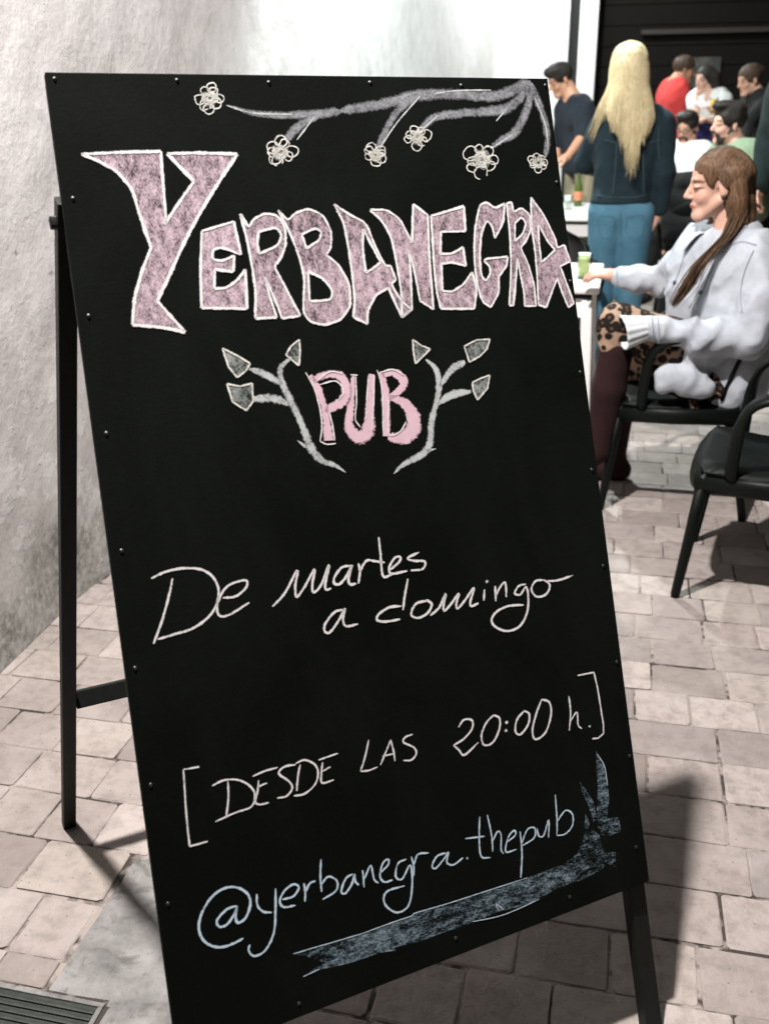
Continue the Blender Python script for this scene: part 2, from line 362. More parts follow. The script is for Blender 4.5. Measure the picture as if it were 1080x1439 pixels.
for n_, (zz, xc, yc, i, k, a, b, t, xs, ys_) in enumerate(slots):
    me, v, f = PM[(i, k)]; rot = a*.012; tz = b*.0016
    if n_ < 296 and zz < 1e5:
        o = bpy.data.objects.new('paver', me); COL.objects.link(o); o.parent = pavement
        o.location = (xc, yc, tz); o.rotation_euler = (b*.006, a*.006, rot); o.scale = (xs, ys_, 1)
    else:
        base = len(SV)
        for (x, y, z_) in [(q[0]*xs, q[1]*ys_, q[2]) for q in v]: SV.append((xc+x*cos(rot)-y*sin(rot), yc+x*sin(rot)+y*cos(rot), z_+tz+y*b*.006-x*a*.006)); ST.append(t)
        SF += [tuple(base+q for q in ff) for ff in f]
me = mesh('paver_field', SV, SF); al = me.attributes.new('tint', 'FLOAT', 'POINT'); al.data.foreach_set('value', ST)
tag(link('paver_field', me, M['paver'], pavement, smooth=False), kind='stuff')
# cement repair strip
def grid(x0, x1, y0, y1, nx, ny, zf):
    v = []; f = []
    for j in range(ny+1):
        for i in range(nx+1):
            x = x0+(x1-x0)*i/nx; y = y0+(y1-y0)*j/ny; v.append((x, y, zf(x, y, i, j)))
    for j in range(ny):
        for i in range(nx): a = j*(nx+1)+i; f.append((a, a+1, a+nx+2, a+nx+1))
    return v, f
def patchz(x, y): return -.001+.0016*sin(31*x+5*sin(9*y))*cos(27*y)
b = MB(); b.add(*grid(PATCH[0]+.004, GRATE[1]+.003, GRATE[3]+.003, PATCH[3], 12, 30, lambda x, y, i, j: -.005 if i == 0 or j in (0, 30) else patchz(x, y)))
b.add(*grid(GRATE[1]+.003, PATCH[1]+.05, GRATE[3]+.003, PATCH[3], 24, 30, lambda x, y, i, j: -.005 if i == 24 or j == 30 else patchz(x, y)))
b.add(*grid(GRATE[1]+.003, PATCH[1]+.05, PATCH[2], GRATE[3]+.003, 24, 60, lambda x, y, i, j: -.005 if i in (0, 24) and j < 60 else patchz(x, y)))
b.build('cement_patch', M['cement'], pavement)
v, f = grid(GRATE[1]+.028, PATCH[0]+.003, .3, GRATE[3]+.03, 4, 20, lambda x, y, i, j: -.004)
# drain grate in the corner
gr = empty('drain_grate', ((GRATE[0]+GRATE[1])/2, (GRATE[2]+GRATE[3])/2, 0)); tag(gr, 'dark ribbed iron drain grate set in the pavement beside the sign board', 'drain grate')
gw, gd = (GRATE[1]-GRATE[0]), (GRATE[3]-GRATE[2])
b = MB(); t_ = .009
b.box((-gw/2,-gd/2,-.03),(gw/2,-gd/2+t_,.001)).box((-gw/2,gd/2-t_,-.03),(gw/2,gd/2,.001)).box((-gw/2,-gd/2+t_,-.03),(-gw/2+t_,gd/2-t_,.001)).box((gw/2-t_,-gd/2+t_,-.03),(gw/2,gd/2-t_,.001))
b.build('frame', M['cement'], gr, smooth=False, bevel=.002)
b = MB(); b.box((-gw/2+t_,-gd/2+t_,-.028),(gw/2-t_,gd/2-t_,-.0026)); b.build('tray', M['iron'], gr, smooth=False)
nb = 40
for i in range(nb):
    yy = -gd/2+t_+.006+(gd-2*t_-.012)*(i+.5)/nb
    b = MB(); b.box((-gw/2+t_+.001, -.0036, -.012), (gw/2-t_-.001, .0036, .0015)); b.build('grate_bar', M['iron'], gr, smooth=False, bevel=.0018, loc=(0, yy, 0))

# ------------------------------------------------------------------ long whitewashed wall
def wallnoise(y, z):
    return .005*sin(1.3*y+.7*sin(2.3*z))+.003*sin(5.1*y+1.3)*sin(4.3*z+y)+.0025*sin(11*y+3*sin(3*z))*cos(9*z+.5)+.001*sin(27*y+2*z)*sin(23*z)
v = []; f = []; NY, NZ = 300, 90
ys = np.concatenate([np.linspace(-4, 1, 30), np.linspace(1, 7, 220)[1:], np.linspace(7, END_Y, 52)[1:]]); zs = np.concatenate([np.linspace(-.05, 2.2, 70), np.linspace(2.2, 6.2, 24)[1:]])
for yy in ys:
    for zz in zs:
        v.append((WALL_X+.02+wallnoise(yy, zz)+.03*math.exp(-max(zz, 0)*5)*(.6+.4*sin(7*yy)), yy, zz))
nz = len(zs); ny = len(ys)
for i in range(ny-1):
    for j in range(nz-1): a = i*nz+j; f.append((a, a+nz, a+nz+1, a+1))
wl = MB(); wl.add(v, f); wl.box((WALL_X-.35, -4, -.05), (WALL_X-.06, END_Y, 6.2))
tag(wl.build('whitewashed_wall', M['whitewash']), 'long whitewashed wall with damp stains along its foot', 'wall')
# end of the street: white return, dark doorway, white pier, dark shutter front
b = MB(); b.box((-9, END_Y, -.05), (-.77, END_Y+.4, 6.2)); tag(b.build('white_facade', M['far_plaster'], smooth=False), 'bright white plaster facade closing the street beside the dark doorway', 'wall')
b = MB(); b.box((-.767, END_Y+.15, -.05), (-.651, END_Y+.4, 6.2)); tag(b.build('doorway_recess', M['dark_paint'], smooth=False), 'narrow dark recess between white facade and white pier', 'doorway')
b = MB(); b.box((-.648, END_Y-.12, -.05), (-.452, END_Y+.4, 6.2)); tag(b.build('white_pier', M['far_plaster'], smooth=False, bevel=.01), 'narrow white plaster pier beside the dark shutter front', 'pillar')
sf = empty('shutter_front', (3, END_Y, 0)); tag(sf, 'wide dark brown shutter front behind the standing drinkers', 'shutter')
nsl = 30
for i in range(nsl):
    z0 = -.05+i*(6.25/nsl)
    b = MB(); b.box((-3.448, .1+(.004 if i % 2 else 0), z0+.006), (7, .3, z0+6.25/nsl-.002)); b.build('shutter_slat', M['shutter'], sf, smooth=False, bevel=.003)
b = MB(); b.box((-2.98, .03, 2.145), (7, .099, 2.195)); b.build('rail', M['rail'], sf, smooth=False, bevel=.005)
b = MB(); b.box((.60, END_Y+.075, 1.60), (.90, END_Y+.098, 1.91)); tag(b.build('poster', M['poster'], smooth=False), 'small framed dull poster on the dark shutter front', 'poster')

# ------------------------------------------------------------------ street lamps on the wall (above the picture)
def street_lamp(y, power, colour, label, x=-.86, z=3.98, spot=100, aim=(1.36, 1.76, -4), blend=.2):
    e = empty('street_lamp', (WALL_X+.02, y, z)); tag(e, label, 'street lamp', 'lamps along the whitewashed wall')
    dx = x-WALL_X-.02
    b = MB(); b.box((-.02,-.06,.1),(.02,.06,.5)); b.build('wall_plate', M['lamp_metal'], e, smooth=False, bevel=.005)
    b = MB(); b.tube(smoothline([(.02,0,.3),(.2,0,.42),(dx*.8,0,.42),(dx,0,.3)], 6), .014, 8); b.build('bracket', M['lamp_metal'], e)
    b = MB(); b.lathe([(.03,.3),(.05,.26),(.17,.15),(.18,.14),(.165,.145),(.04,.24)], (dx,0,0), 20); b.build('shade', M['lamp_metal'], e)
    b = MB(); b.lathe([(.012,.2),(.03,.17),(.042,.13),(.03,.095),(.01,.085)], (dx,0,.02), 14); b.build('bulb', M['bulb'], e)
    L = bpy.data.lights.new('lamp_light', 'SPOT' if spot else 'POINT'); L.energy = power; L.color = colour; L.shadow_soft_size = .07
    if spot: L.spot_size = radians(spot); L.spot_blend = blend
    o = bpy.data.objects.new('lamp_light', L); COL.objects.link(o); o.parent = e; o.location = (dx, 0, .04); o.rotation_euler = Vector(aim).to_track_quat('-Z', 'Y').to_euler()
street_lamp(1.24, LAMP_POWER, (1, .94, .91), 'bracket street lamp on the wall above the chalk sign board')
street_lamp(6.0, LAMP_POWER*.72, (.92, 1, .98), 'bracket street lamp on the wall above the terrace tables', x=-.86, spot=124, aim=(.3, 1.15, -3.6), blend=.3)
street_lamp(10.7, LAMP_POWER*.46, (.95, 1, .98), 'bracket street lamp on the wall near the far white facade', x=-.95, spot=150, aim=(.1, 1.0, -3.6))
# ================================================================== CHALK SIGN BOARD
BTL = np.array([-.7460, 1.2767, 1.4675]); BTR = np.array([-.1370, 1.7490, 1.4617]); BBR = np.array([.1240, 1.3716, .2236]); BBL = np.array([-.5014, .8823, .2203])
_c = np.array([0, 0, CAM_H]); BTL, BTR, BBR, BBL = [_c+(P-_c)*.98 for P in (BTL, BTR, BBR, BBL)]   # 1.3 m tall panel
HX = (BBR-BBL)/np.linalg.norm(BBR-BBL); _up = (BTL-BBL); UP = _up-HX*(_up@HX); UP /= np.linalg.norm(UP); NB = np.cross(HX, UP); NB = NB if NB[1] < 0 else -NB   # NB faces the viewer
BO = (BBL+BBR)/2*np.array([1, 1, 0])
def bplane(px, py, off=0.0):               # traced point -> point on the panel's face
    d = ray(px, py); o = np.array([0, 0, CAM_H]); s = ((BBL+NB*off-o)@NB)/(d@NB); return o+d*s
board = empty('chalk_sign', BO); tag(board, 'tall black chalkboard A-frame pub sign with pink and white chalk lettering', 'sign')
def loc(P): return np.asarray(P)-BO
TH = .012
q4 = [BTL, BTR, BBR, BBL]
b = MB(); b.add([loc(P) for P in q4]+[loc(P-NB*TH) for P in q4], [(3,2,1,0),(4,5,6,7),(0,1,5,4),(1,2,6,5),(2,3,7,6),(3,0,4,7)])
panel = b.build('panel', M['board'], board, smooth=False, bevel=.0015)
# front frame behind the panel; its stiles run on down as the front legs
W2 = .03
def fp(u, v, back):
    L = BBL+(BTL-BBL)*v/Hd; R_ = BBR+(BTR-BBR)*v/Hd; return L+(R_-L)*u/Wd-NB*(TH+.001+back)
Wd = np.linalg.norm(BBR-BBL); Hd = np.linalg.norm(BTL-BBL)
lean = -UP*(.226/UP[2])
for nm, top, bot in (('front_leg', BTL+HX*.018, BBL+HX*.018), ('front_leg', BTR-HX*.0165, BBR-HX*.0165)):
    t = (bot-top)/np.linalg.norm(bot-top); foot = bot+t*(bot[2]/-t[2])
    b = MB(); off = -NB*(TH+.0125); b.bar(loc(top+off-UP*.004), loc(foot+off+t*.006), .031, .023, HX); b.build(nm, M['black_wood'], board, smooth=False, bevel=.002)
for vv in (.018, Hd-.022, Hd*.5):
    b = MB(); b.bar(loc(fp(.036, vv, .0115)), loc(fp(Wd-.034, vv, .0115)), .03, .022, UP); b.build('front_rail', M['black_wood'], board, smooth=False, bevel=.002)
# rear frame
footL = atz(97, 1158); hingeL = bplane(93, 312, -.045); side = HX*(Wd-.03)
footR = footL+HX*(Wd+.04); hingeR = hingeL+HX*(Wd-.075)
for a, c in ((hingeL, footL), (hingeR, footR)):
    b = MB(); t = (c-a)/np.linalg.norm(c-a); b.bar(loc(a-t*.03), loc(c+t*.004), .026, .026, HX); b.build('rear_leg', M['black_wood'], board, smooth=False, bevel=.002)
    s_ = -1 if a is hingeL else 1
    b = MB(); b.bar(loc(a+HX*s_*-.02), loc(a+HX*s_*.021), .016, .016, UP); b.build('hinge_bolt', M['black_wood'], board, smooth=True, bevel=.003)
def onleg(k): return hingeL+(footL-hingeL)*k
best = min(np.linspace(.3, .98, 200), key=lambda k: abs(to_px(onleg(k))[1]-985))
la = onleg(best); ra = hingeR+(footR-hingeR)*best
b = MB(); b.bar(loc(la+HX*.013), loc(ra-HX*.013), .034, .018, UP); b.build('rear_rail', M['black_wood'], board, smooth=False, bevel=.002)
# stay cord from the panel edge down to the rear rail
# screws round the edge
def screw(px, py):
    P = bplane(px, py); b = MB(); n = 8
    v = [loc(P+NB*.0022)]
    for rr, hh in ((.0016, .0015), (.0030, .0003)):
        for j in range(n): a = 2*pi*j/n; v.append(loc(P+HX*cos(a)*rr+UP*sin(a)*rr+NB*hh))
    f = [(0, 1+j, 1+(j+1) % n) for j in range(n)]+[(1+j, 1+n+j, 1+n+(j+1) % n, 1+(j+1) % n) for j in range(n)]
    b.add(v, f); b.build('screw', M['screw'], panel)
for p_ in [(77,111),(249,113),(378,116),(520,116),(648,120),(766,120),(103,279),(125,444),(150,609),(171,774),(190,939),(212,1103),(236,1270),
           (782,256),(801,395),(815,523),(831,660),(847,795),(866,930),(884,1062),(893,1190),(420,1410),(640,1318),(800,1260)]: screw(*p_)

# ------------------------------------------------------------------ chalk
Z4 = (60, 80, 420/1080); Z5 = (440, 80, 420/1080); Z6 = (280, 450, 440/1080)
T1 = (180, 720, 1/3); T2 = (500, 720, 1/3); T3 = (220, 920, 340/1080); T4 = (500, 920, 380/1080); T5 = (250, 1140, 330/1080); T6 = (540, 1040, 1/3)
def tr(Z, pts): return [(Z[0]+x*Z[2], Z[1]+y*Z[2]) for x, y in pts]
class Chalk:
    def __init__(s): s.v = []; s.f = []; s.e = []
    def put(s, P, e, lift): s.v.append(loc(P+NB*lift)); s.e.append(e); return len(s.v)-1
    def stroke(s, pts, w, lift=.0006, curve=True, taper=.6, jit=.10, n=6, core=1.0):
        """pts photo pixels, w width in millimetres (number or list)"""
        if len(pts) == 2: line = [np.array(pts[0])+(np.array(pts[1])-np.array(pts[0]))*t for t in np.linspace(0, 1, 8)]
        else: line = smoothline(pts, n) if curve else [np.array(p, float) for p in pts]
        P = [bplane(*q) for q in line]; k = len(P)
        ww = np.interp(np.linspace(0, 1, k), np.linspace(0, 1, len(w)), w) if isinstance(w, (list, tuple)) else np.full(k, float(w))
        rows = []
        for i in range(k):
            t = P[min(i+1, k-1)]-P[max(i-1, 0)]; t /= np.linalg.norm(t)+1e-9; nrm = np.cross(NB, t)
            f_ = min(1, taper+(1-taper)*min(i, k-1-i)/2.0); h_ = ww[i]*.0005*f_*(1+random.uniform(-jit, jit))
            rows.append((s.put(P[i]-nrm*h_, 0, lift), s.put(P[i]-nrm*h_*.45, core, lift), s.put(P[i]+nrm*h_*.45, core, lift), s.put(P[i]+nrm*h_, 0, lift)))
        for a, b_ in zip(rows, rows[1:]):
            for j in range(3): s.f.append((a[j], a[j+1], b_[j+1], b_[j]))
        return s
    def dot(s, p, w, lift=.0006):
        P = bplane(*p); c = s.put(P, 1, lift); r_ = [s.put(P+HX*cos(a)*w*.0005+UP*sin(a)*w*.0005, .1, lift) for a in np.linspace(0, 2*pi, 9)[:-1]]
        for j in range(8): s.f.append((c, r_[j], r_[(j+1) % 8]))
        return s
    def fill(s, poly, holes=(), lift=.0003):
        """filled outline with holes"""
        from mathutils.geometry import tessellate_polygon
        loops = [[bplane(*q) for q in poly]]+[[bplane(*q) for q in h_] for h_ in holes]
        flat = [[Vector(((P-BBL)@HX, (P-BBL)@UP, 0)) for P in L] for L in loops]; idx = []
        for L in loops: idx += [s.put(P, .5, lift) for P in L]
        for t in tessellate_polygon(flat): s.f.append(tuple(idx[i] for i in t))
        return s
    def build(s, name, mat, parent):
        if not s.f: return None
        me = mesh(name, s.v, s.f)
        # faces look at the viewer
        a = me.attributes.new('edge', 'FLOAT', 'POINT'); a.data.foreach_set('value', s.e)
        o = link(name, me, mat, parent, smooth=False); return o
def curvy(pts, n=4): return [tuple(q) for q in smoothline(list(pts)+[pts[0]], n)][:-1]
def letter(Z, outline, holes=(), w=4.6, name='chalk_letter', fillmat='chalk_pink', linemat='chalk_white', soft=()):
    o = tr(Z, outline); hs = [tr(Z, h_) for h_ in holes]
    c = Chalk(); c.fill(o, hs); body = c.build(name, M[fillmat], board)
    e = Chalk()
    for L in [o]+hs:
        for a, b_ in zip(L, L[1:]+L[:1]): e.stroke([a, b_], w*random.uniform(.85, 1.12), lift=.0007, taper=.95, jit=.16)
    e.build('chalk_outline', M[linemat], body)
def rnd_poly(pts, sharp):
    """resample an outline, rounding every corner whose index is not in sharp"""
    out = []; n = len(pts)
    for i in range(n):
        p0, p1, p2 = np.array(pts[i-1], float), np.array(pts[i], float), np.array(pts[(i+1) % n], float)
        if i in sharp: out.append(tuple(p1)); continue
        a = p1+(p0-p1)*.3; b_ = p1+(p2-p1)*.3
        for t in (0, .25, .5, .75, 1): out.append(tuple(a*(1-t)**2+2*p1*t*(1-t)+b_*t*t))
    return out
Y_ = [(140,352),(280,345),(427,342),(434,450),(446,588),(440,606),(480,545),(546,450),(450,350),(575,347),(703,352),(640,445),(575,552),(512,668),(458,790),(414,882),(460,935),(515,995),(440,978),(325,968),(330,880),(360,770),(392,690),(350,570),(325,480),(270,415),(200,375)]
letter(Z4, rnd_poly(Y_, {0,2,4,5,7,8,10,15,17,19,22}), w=5.4)
E_ = [(575,630),(690,595),(716,715),(650,688),(615,695),(612,732),(648,738),(692,718),(688,776),(622,768),(620,838),(665,835),(705,805),(732,768),(738,910),(574,907),(570,760)]
letter(Z4, rnd_poly(E_, {0,1,2,7,8,9,10,13,14,15}))
R_ = [(713,568),(745,618),(760,588),(800,566),(845,572),(875,612),(878,680),(858,730),(835,758),(862,805),(892,865),(930,935),(865,945),(840,880),(802,795),(818,860),(845,942),(768,945),(770,850),(755,750),(738,660)]
letter(Z4, rnd_poly(R_, {0,11,12,16,17,14}), [rnd_poly([(780,632),(842,615),(864,642),(850,682),(782,712),(774,672)], {0,4})])
B_ = [(850,555),(885,592),(912,565),(960,548),(1012,572),(1042,630),(1040,690),(1024,716),(1067,750),(1107,820),(1112,900),(1077,950),(1017,970),(965,957),(940,922),(946,800),(926,720),(895,640)]
letter(Z4, rnd_poly(B_, {0,7}), [rnd_poly([(935,642),(985,618),(1006,632),(1000,662),(952,693)], {0,4}), rnd_poly([(958,775),(1012,800),(1048,846),(1040,877),(1000,882),(964,883)], {0,5})])
A_ = [(75,533),(130,570),(190,600),(225,690),(260,757),(278,755),(298,805),(280,820),(315,880),(352,912),(320,942),(270,835),(225,860),(195,920),(195,965),(145,940),(150,880),(140,780),(125,680),(110,600)]
letter(Z5, rnd_poly(A_, {0,5,6,9,10,11,14,15}), [rnd_poly([(180,622),(203,668),(243,742),(215,765),(190,780),(178,700)], {0,2,4})])
N_ = [(205,553),(262,552),(312,585),(356,672),(360,533),(413,572),(418,720),(433,912),(385,882),(364,770),(345,700),(352,800),(356,912),(320,942),(318,850),(300,740),(282,655),(250,595)]
letter(Z5, rnd_poly(N_, {0,3,4,5,7,8,10,12,13}))
E2 = [(425,575),(543,540),(548,630),(460,632),(458,712),(500,712),(540,688),(550,755),(500,742),(462,748),(465,845),(500,850),(545,820),(572,778),(590,840),(580,910),(460,910),(445,850),(435,750)]
letter(Z5, rnd_poly(E2, {0,1,2,3,4,6,7,9,10,13,15,16}))
G_ = [(600,535),(625,525),(655,548),(690,530),(685,600),(655,655),(645,610),(625,590),(605,640),(600,720),(605,790),(622,812),(640,782),(635,755),(615,738),(622,730),(700,722),(698,755),(675,785),(668,795),(670,850),(640,905),(610,885),(590,820),(580,720),(583,620)]
letter(Z5, rnd_poly(G_, {3,5,16,21}))
R2 = [(697,530),(715,525),(722,562),(750,545),(780,570),(786,620),(768,665),(746,690),(772,740),(796,820),(803,900),(762,900),(760,850),(742,762),(736,722),(731,800),(722,898),(707,898),(714,760),(709,640)]
letter(Z5, rnd_poly(R2, {0,1,10,11,16,17}), [rnd_poly([(727,602),(750,578),(768,600),(756,640),(727,666)], {0,4})], w=4.1)
A2 = [(785,508),(830,570),(872,655),(880,690),(905,680),(927,738),(890,757),(912,815),(940,890),(920,905),(897,850),(880,800),(862,845),(840,905),(812,895),(808,800),(800,700),(787,620)]
letter(Z5, rnd_poly(A2, {0,3,4,5,6,8,9,11,13,14}), [rnd_poly([(810,600),(845,668),(872,697),(842,727),(822,742),(815,680)], {0,2,4})], w=4.1)
# PUB
def thick(Z, strokes, edges, mat='chalk_pink_thick'):
    c = Chalk()
    for pts, w in strokes: c.stroke(tr(Z, pts), w, lift=.0004, taper=.85, jit=.12)
    o = c.build('chalk_letter', M[mat], board)
    for pts in edges: e = Chalk(); e.stroke(tr(Z, pts), 2.6, lift=.0008); e.build('chalk_outline', M['chalk_white'], o)
thick(Z6, [([(382,190),(408,235),(430,300),(440,360),(444,415)], [9,12,14,15,19]), ([(392,205),(440,188),(485,192),(507,235),(495,278),(450,303),(436,300)], [11,13,15,17,15,11])],
      [[(366,180),(395,235),(415,305),(422,365),(416,418)], [(416,418),(440,428),(470,425)], [(402,212),(450,178),(495,185)], [(415,222),(470,210),(497,245),(480,275)], [(446,310),(460,370),(466,415)]])
thick(Z6, [([(530,190),(526,270),(515,350),(530,393),(560,402),(584,372),(586,300),(594,186)], [9,10,16,22,24,22,15,12])],
      [[(520,188),(545,190)], [(539,195),(541,280),(537,340),(555,370)], [(575,340),(578,260),(582,190)], [(602,190),(600,290),(595,380)]])
thick(Z6, [([(622,178),(638,230),(643,300),(645,400)], [9,13,15,12]), ([(630,190),(668,180),(702,205),(698,235),(655,268)], [9,12,15,12,9]), ([(655,266),(705,285),(738,335),(735,380),(700,405),(650,403)], [9,16,24,25,22,12])],
      [[(612,172),(628,230),(632,300),(634,400)], [(652,275),(652,390),(690,385),(712,350)], [(625,180),(665,170),(705,190)]])
# sprigs either side of PUB
def sprig(stems, leaves):
    c = Chalk()
    for pts, w in stems:
        L = tr(Z6, pts); c.stroke(L, w, lift=.0004, taper=.5, jit=.15)
    o = c.build('chalk_sprig', M['chalk_grey'], board)
    for L in leaves:
        p_ = tr(Z6, L); c = Chalk(); c.fill(p_); lf = c.build('chalk_leaf', M['chalk_leaf'], o)
        e = Chalk()
        for a, b_ in zip(p_, p_[1:]+p_[:1]): e.stroke([a, b_], 3.6, lift=.0008, taper=.95)
        e.build('chalk_outline', M['chalk_cream'], o)
sprig([([(505,525),(470,502),(420,482),(385,440),(365,390),(345,340),(310,270),(285,215),(280,165),(318,128)], [2,7,12,14,12,11,12,11,9,7]), ([(288,222),(230,188),(172,168)], [10,12,10]), ([(312,292),(260,270),(188,272)], [9,15,15]), ([(338,415),(372,440)], [2,7])],
      [[(80,97),(135,125),(175,150),(160,175),(130,198),(100,160)], [(95,220),(140,228),(182,218),(185,280),(162,312),(115,282)], [(345,67),(347,110),(343,157),(320,138),(298,120),(315,90)]])
sprig([([(670,530),(700,500),(770,460),(795,420),(800,350),(820,270),(825,205),(812,165),(780,135)], [2,8,12,12,11,11,11,9,6]), ([(828,228),(868,172),(915,143)], [8,13,12]), ([(822,290),(868,258),(935,245)], [8,13,11]), ([(780,452),(815,443)], [7,2])],
      [[(735,67),(765,88),(795,100),(770,125),(745,150),(737,110)], [(912,90),(955,68),(1000,66),(990,100),(965,125),(930,145)], [(940,215),(970,200),(1000,190),(992,235),(958,275),(944,245)]])
# blossom branches along the top
c = Chalk()
for Z, pts, w in [(Z4, [(662,174),(700,186),(760,203),(840,210),(900,210),(1000,206),(1080,196)], [2,5,8,9,9,11,12]), (Z5, [(100,195),(180,183),(250,171),(320,155),(380,140),(500,135),(650,142),(720,120),(785,92)], [12,13,14,16,15,14,14,15,18]),
                  (Z4, [(1000,212),(940,240),(905,270),(880,302)], [6,10,11,10]), (Z5, [(385,140),(330,170),(290,215),(255,280),(230,345)], [10,11,10,10,8]),
                  (Z5, [(780,105),(745,150),(700,185),(640,196),(580,200),(450,215),(405,245),(378,278)], [10,12,15,14,12,11,10,7]), (Z5, [(782,100),(778,160),(760,215),(725,275),(680,300),(640,330)], [16,12,12,12,10,7]), (Z5, [(785,95),(812,165),(835,230),(845,300),(836,365)], [12,13,12,11,9])]:
    c.stroke(tr(Z, pts), [k*1.35 for k in w], lift=.0004, taper=.4, jit=.05)
br = c.build('chalk_branch', M['chalk_smudge'], board)
c = Chalk()
for Z, pts in [(Z4, [(665,176),(760,203),(900,208)]), (Z5, [(385,142),(300,240),(240,330)]), (Z5, [(700,185),(660,232)]), (Z5, [(450,212),(385,270)]), (Z5, [(720,280),(640,332)]), (Z5, [(800,150),(838,250),(846,330)]), (Z5, [(440,132),(520,122),(640,120)]), (Z4, [(980,218),(918,300)])]:
    c = Chalk(); c.stroke(tr(Z, pts), 2.6, lift=.0005); c.build('chalk_outline', M['chalk_grey'], br)
def blossom(Z, cx, cy, r, seed):
    rs = random.Random(seed); c = Chalk(); n = rs.choice([7, 8])
    for i in range(n):
        a = 2*pi*i/n+rs.uniform(-.35, .35); dd = rs.uniform(.48, .72); px, py = cx+cos(a)*r*dd, cy+sin(a)*r*dd; rr = r*rs.uniform(.24, .42); st = rs.uniform(0, 6)
        c.stroke(tr(Z, [(px+cos(st+q)*rr*rs.uniform(.85, 1.15), py+sin(st+q)*rr*rs.uniform(.8, 1.1)) for q in np.linspace(0, rs.uniform(5.2, 8.5), 10)]), 2.2, n=4)
    for i in range(6):
        st = rs.uniform(0, 6); c.stroke(tr(Z, [(cx+cos(st+q)*r*rs.uniform(.10, .55), cy+sin(st+q)*r*rs.uniform(.10, .5)) for q in np.linspace(0, 6.2, 8)]), 2.1, n=4)
    o = c.build('chalk_blossom', M['chalk_cream'], board)
    c = Chalk(); c.fill(tr(Z, [(cx+cos(a)*r*.6*rs.uniform(.75, 1.1), cy+sin(a)*r*.6*rs.uniform(.75, 1.1)) for a in np.linspace(0, 2*pi, 14)[:-1]])); c.build('chalk_dust', M['chalk_leaf'], o)
for i, (Z, x, y, r) in enumerate([(Z4,604,150,56), (Z4,858,345,56), (Z5,225,355,45), (Z5,375,290,50), (Z5,608,372,66), (Z5,812,382,40)]): blossom(Z, x, y, r, 40+i)
# handwriting
def word(mat, w, strokes, dots=()):
    c = Chalk()
    for Z, pts in strokes: c.stroke(tr(Z, pts), w, jit=.14)
    for Z, p_ in dots: c.dot(tr(Z, [p_])[0], w*1.5)
    return c.build('chalk_word', M[mat], board)
word('chalk_white', 4.2, [(T1, [(187,278),(175,340),(145,450),(108,553)]), (T1, [(98,278),(160,250),(240,235),(310,242),(355,270),(380,320),(375,380),(340,440),(270,490),(190,515),(125,535)]),
     (T1, [(400,360),(450,355),(495,320),(500,290),(475,288),(420,310),(385,360),(375,410),(390,438),(430,430),(510,380)])])
word('chalk_white', 4.4, [(T1, [(608,397),(660,340),(712,245),(704,310),(710,357),(745,310),(785,240),(776,300),(780,337),(810,310),(846,222),(830,300),(835,325),(855,320)]), (T1, [(935,225),(900,232),(870,270),(868,298),(890,302),(920,268),(942,223),(928,280),(935,303),(960,300)]),
     (T1, [(970,215),(976,250),(970,300)]), (T1, [(975,250),(1000,207),(1022,200)]), (T2, [(95,105),(103,180),(108,245),(118,272),(150,262)]), (T2, [(62,203),(120,211)]), (T2, [(142,243),(178,212),(187,190),(165,190),(140,230),(148,258),(215,247)]), (T2, [(265,168),(218,192),(240,204),(288,207),(280,238),(230,245)])])
word('chalk_white', 4.4, [(T1, [(910,410),(870,420),(830,470),(828,500),(850,505),(890,450),(913,406),(905,450),(918,480),(968,470)])])
word('chalk_white', 4.4, [(T2, [(190,395),(140,400),(95,430),(90,455),(130,460),(185,450)]), (T2, [(218,280),(205,350),(197,412)]), (T2, [(300,372),(252,385),(232,430),(260,445),(300,425),(318,388),(295,368)]), (T2, [(312,435),(350,400),(377,343),(368,390),(372,415),(400,385),(432,343),(422,385),(428,405),(458,370),(495,320),(480,380),(488,395),(515,382)]),
     (T2, [(540,325),(537,372)]), (T2, [(585,310),(588,375)]), (T2, [(588,352),(608,312),(628,297),(632,357)]), (T2, [(715,302),(685,310),(668,340),(690,347),(714,315),(724,350),(720,420),(690,478),(640,500),(590,485),(570,455),(590,420),(640,395),(705,390)]), (T2, [(790,285),(755,290),(738,325),(760,355),(800,345),(815,305),(788,283)]), (T2, [(800,290),(850,286),(913,265)])], [(T2, (552,293))])
def bracket(Z, pts):
    c = Chalk(); P = tr(Z, pts)
    for a, b_ in zip(P, P[1:]): c.stroke([a, b_], 3.4, taper=.9, jit=.12)
    c.build('chalk_bracket', M['chalk_white'], board)
bracket(T3, [(190,500),(120,512),(124,580),(130,680),(138,770),(148,855),(228,833)])
bracket(T4, [(883,83),(948,70),(962,130),(975,210),(986,280),(986,315),(965,333),(942,335)])
word('chalk_white', 3.3, [(T3, [(318,565),(320,640),(310,728)]), (T3, [(248,585),(300,560),(370,560),(425,595),(438,635),(420,680),(350,705),(262,745)]), (T3, [(428,543),(480,520),(540,503)]), (T3, [(455,560),(450,610),(440,655),(460,668),(500,660)]), (T3, [(450,590),(492,572)]),
     (T3, [(620,490),(570,500),(545,530),(590,565),(605,595),(580,630),(538,640)]), (T3, [(640,490),(630,545),(625,608)]), (T3, [(620,485),(660,470),(705,490),(720,530),(705,580),(660,620),(612,630)]), (T3, [(722,470),(808,440)]), (T3, [(740,480),(735,530),(738,572),(790,558)]), (T3, [(740,520),(775,500)])])
word('chalk_white', 3.3, [(T4, [(50,340),(35,410),(17,466)]), (T4, [(17,466),(50,462),(85,448)]), (T4, [(97,440),(118,390),(138,340)]), (T4, [(138,340),(148,380),(155,425)]), (T4, [(105,405),(150,395)]), (T4, [(225,318),(195,330),(190,350),(230,370),(240,395),(220,420),(188,422)])])
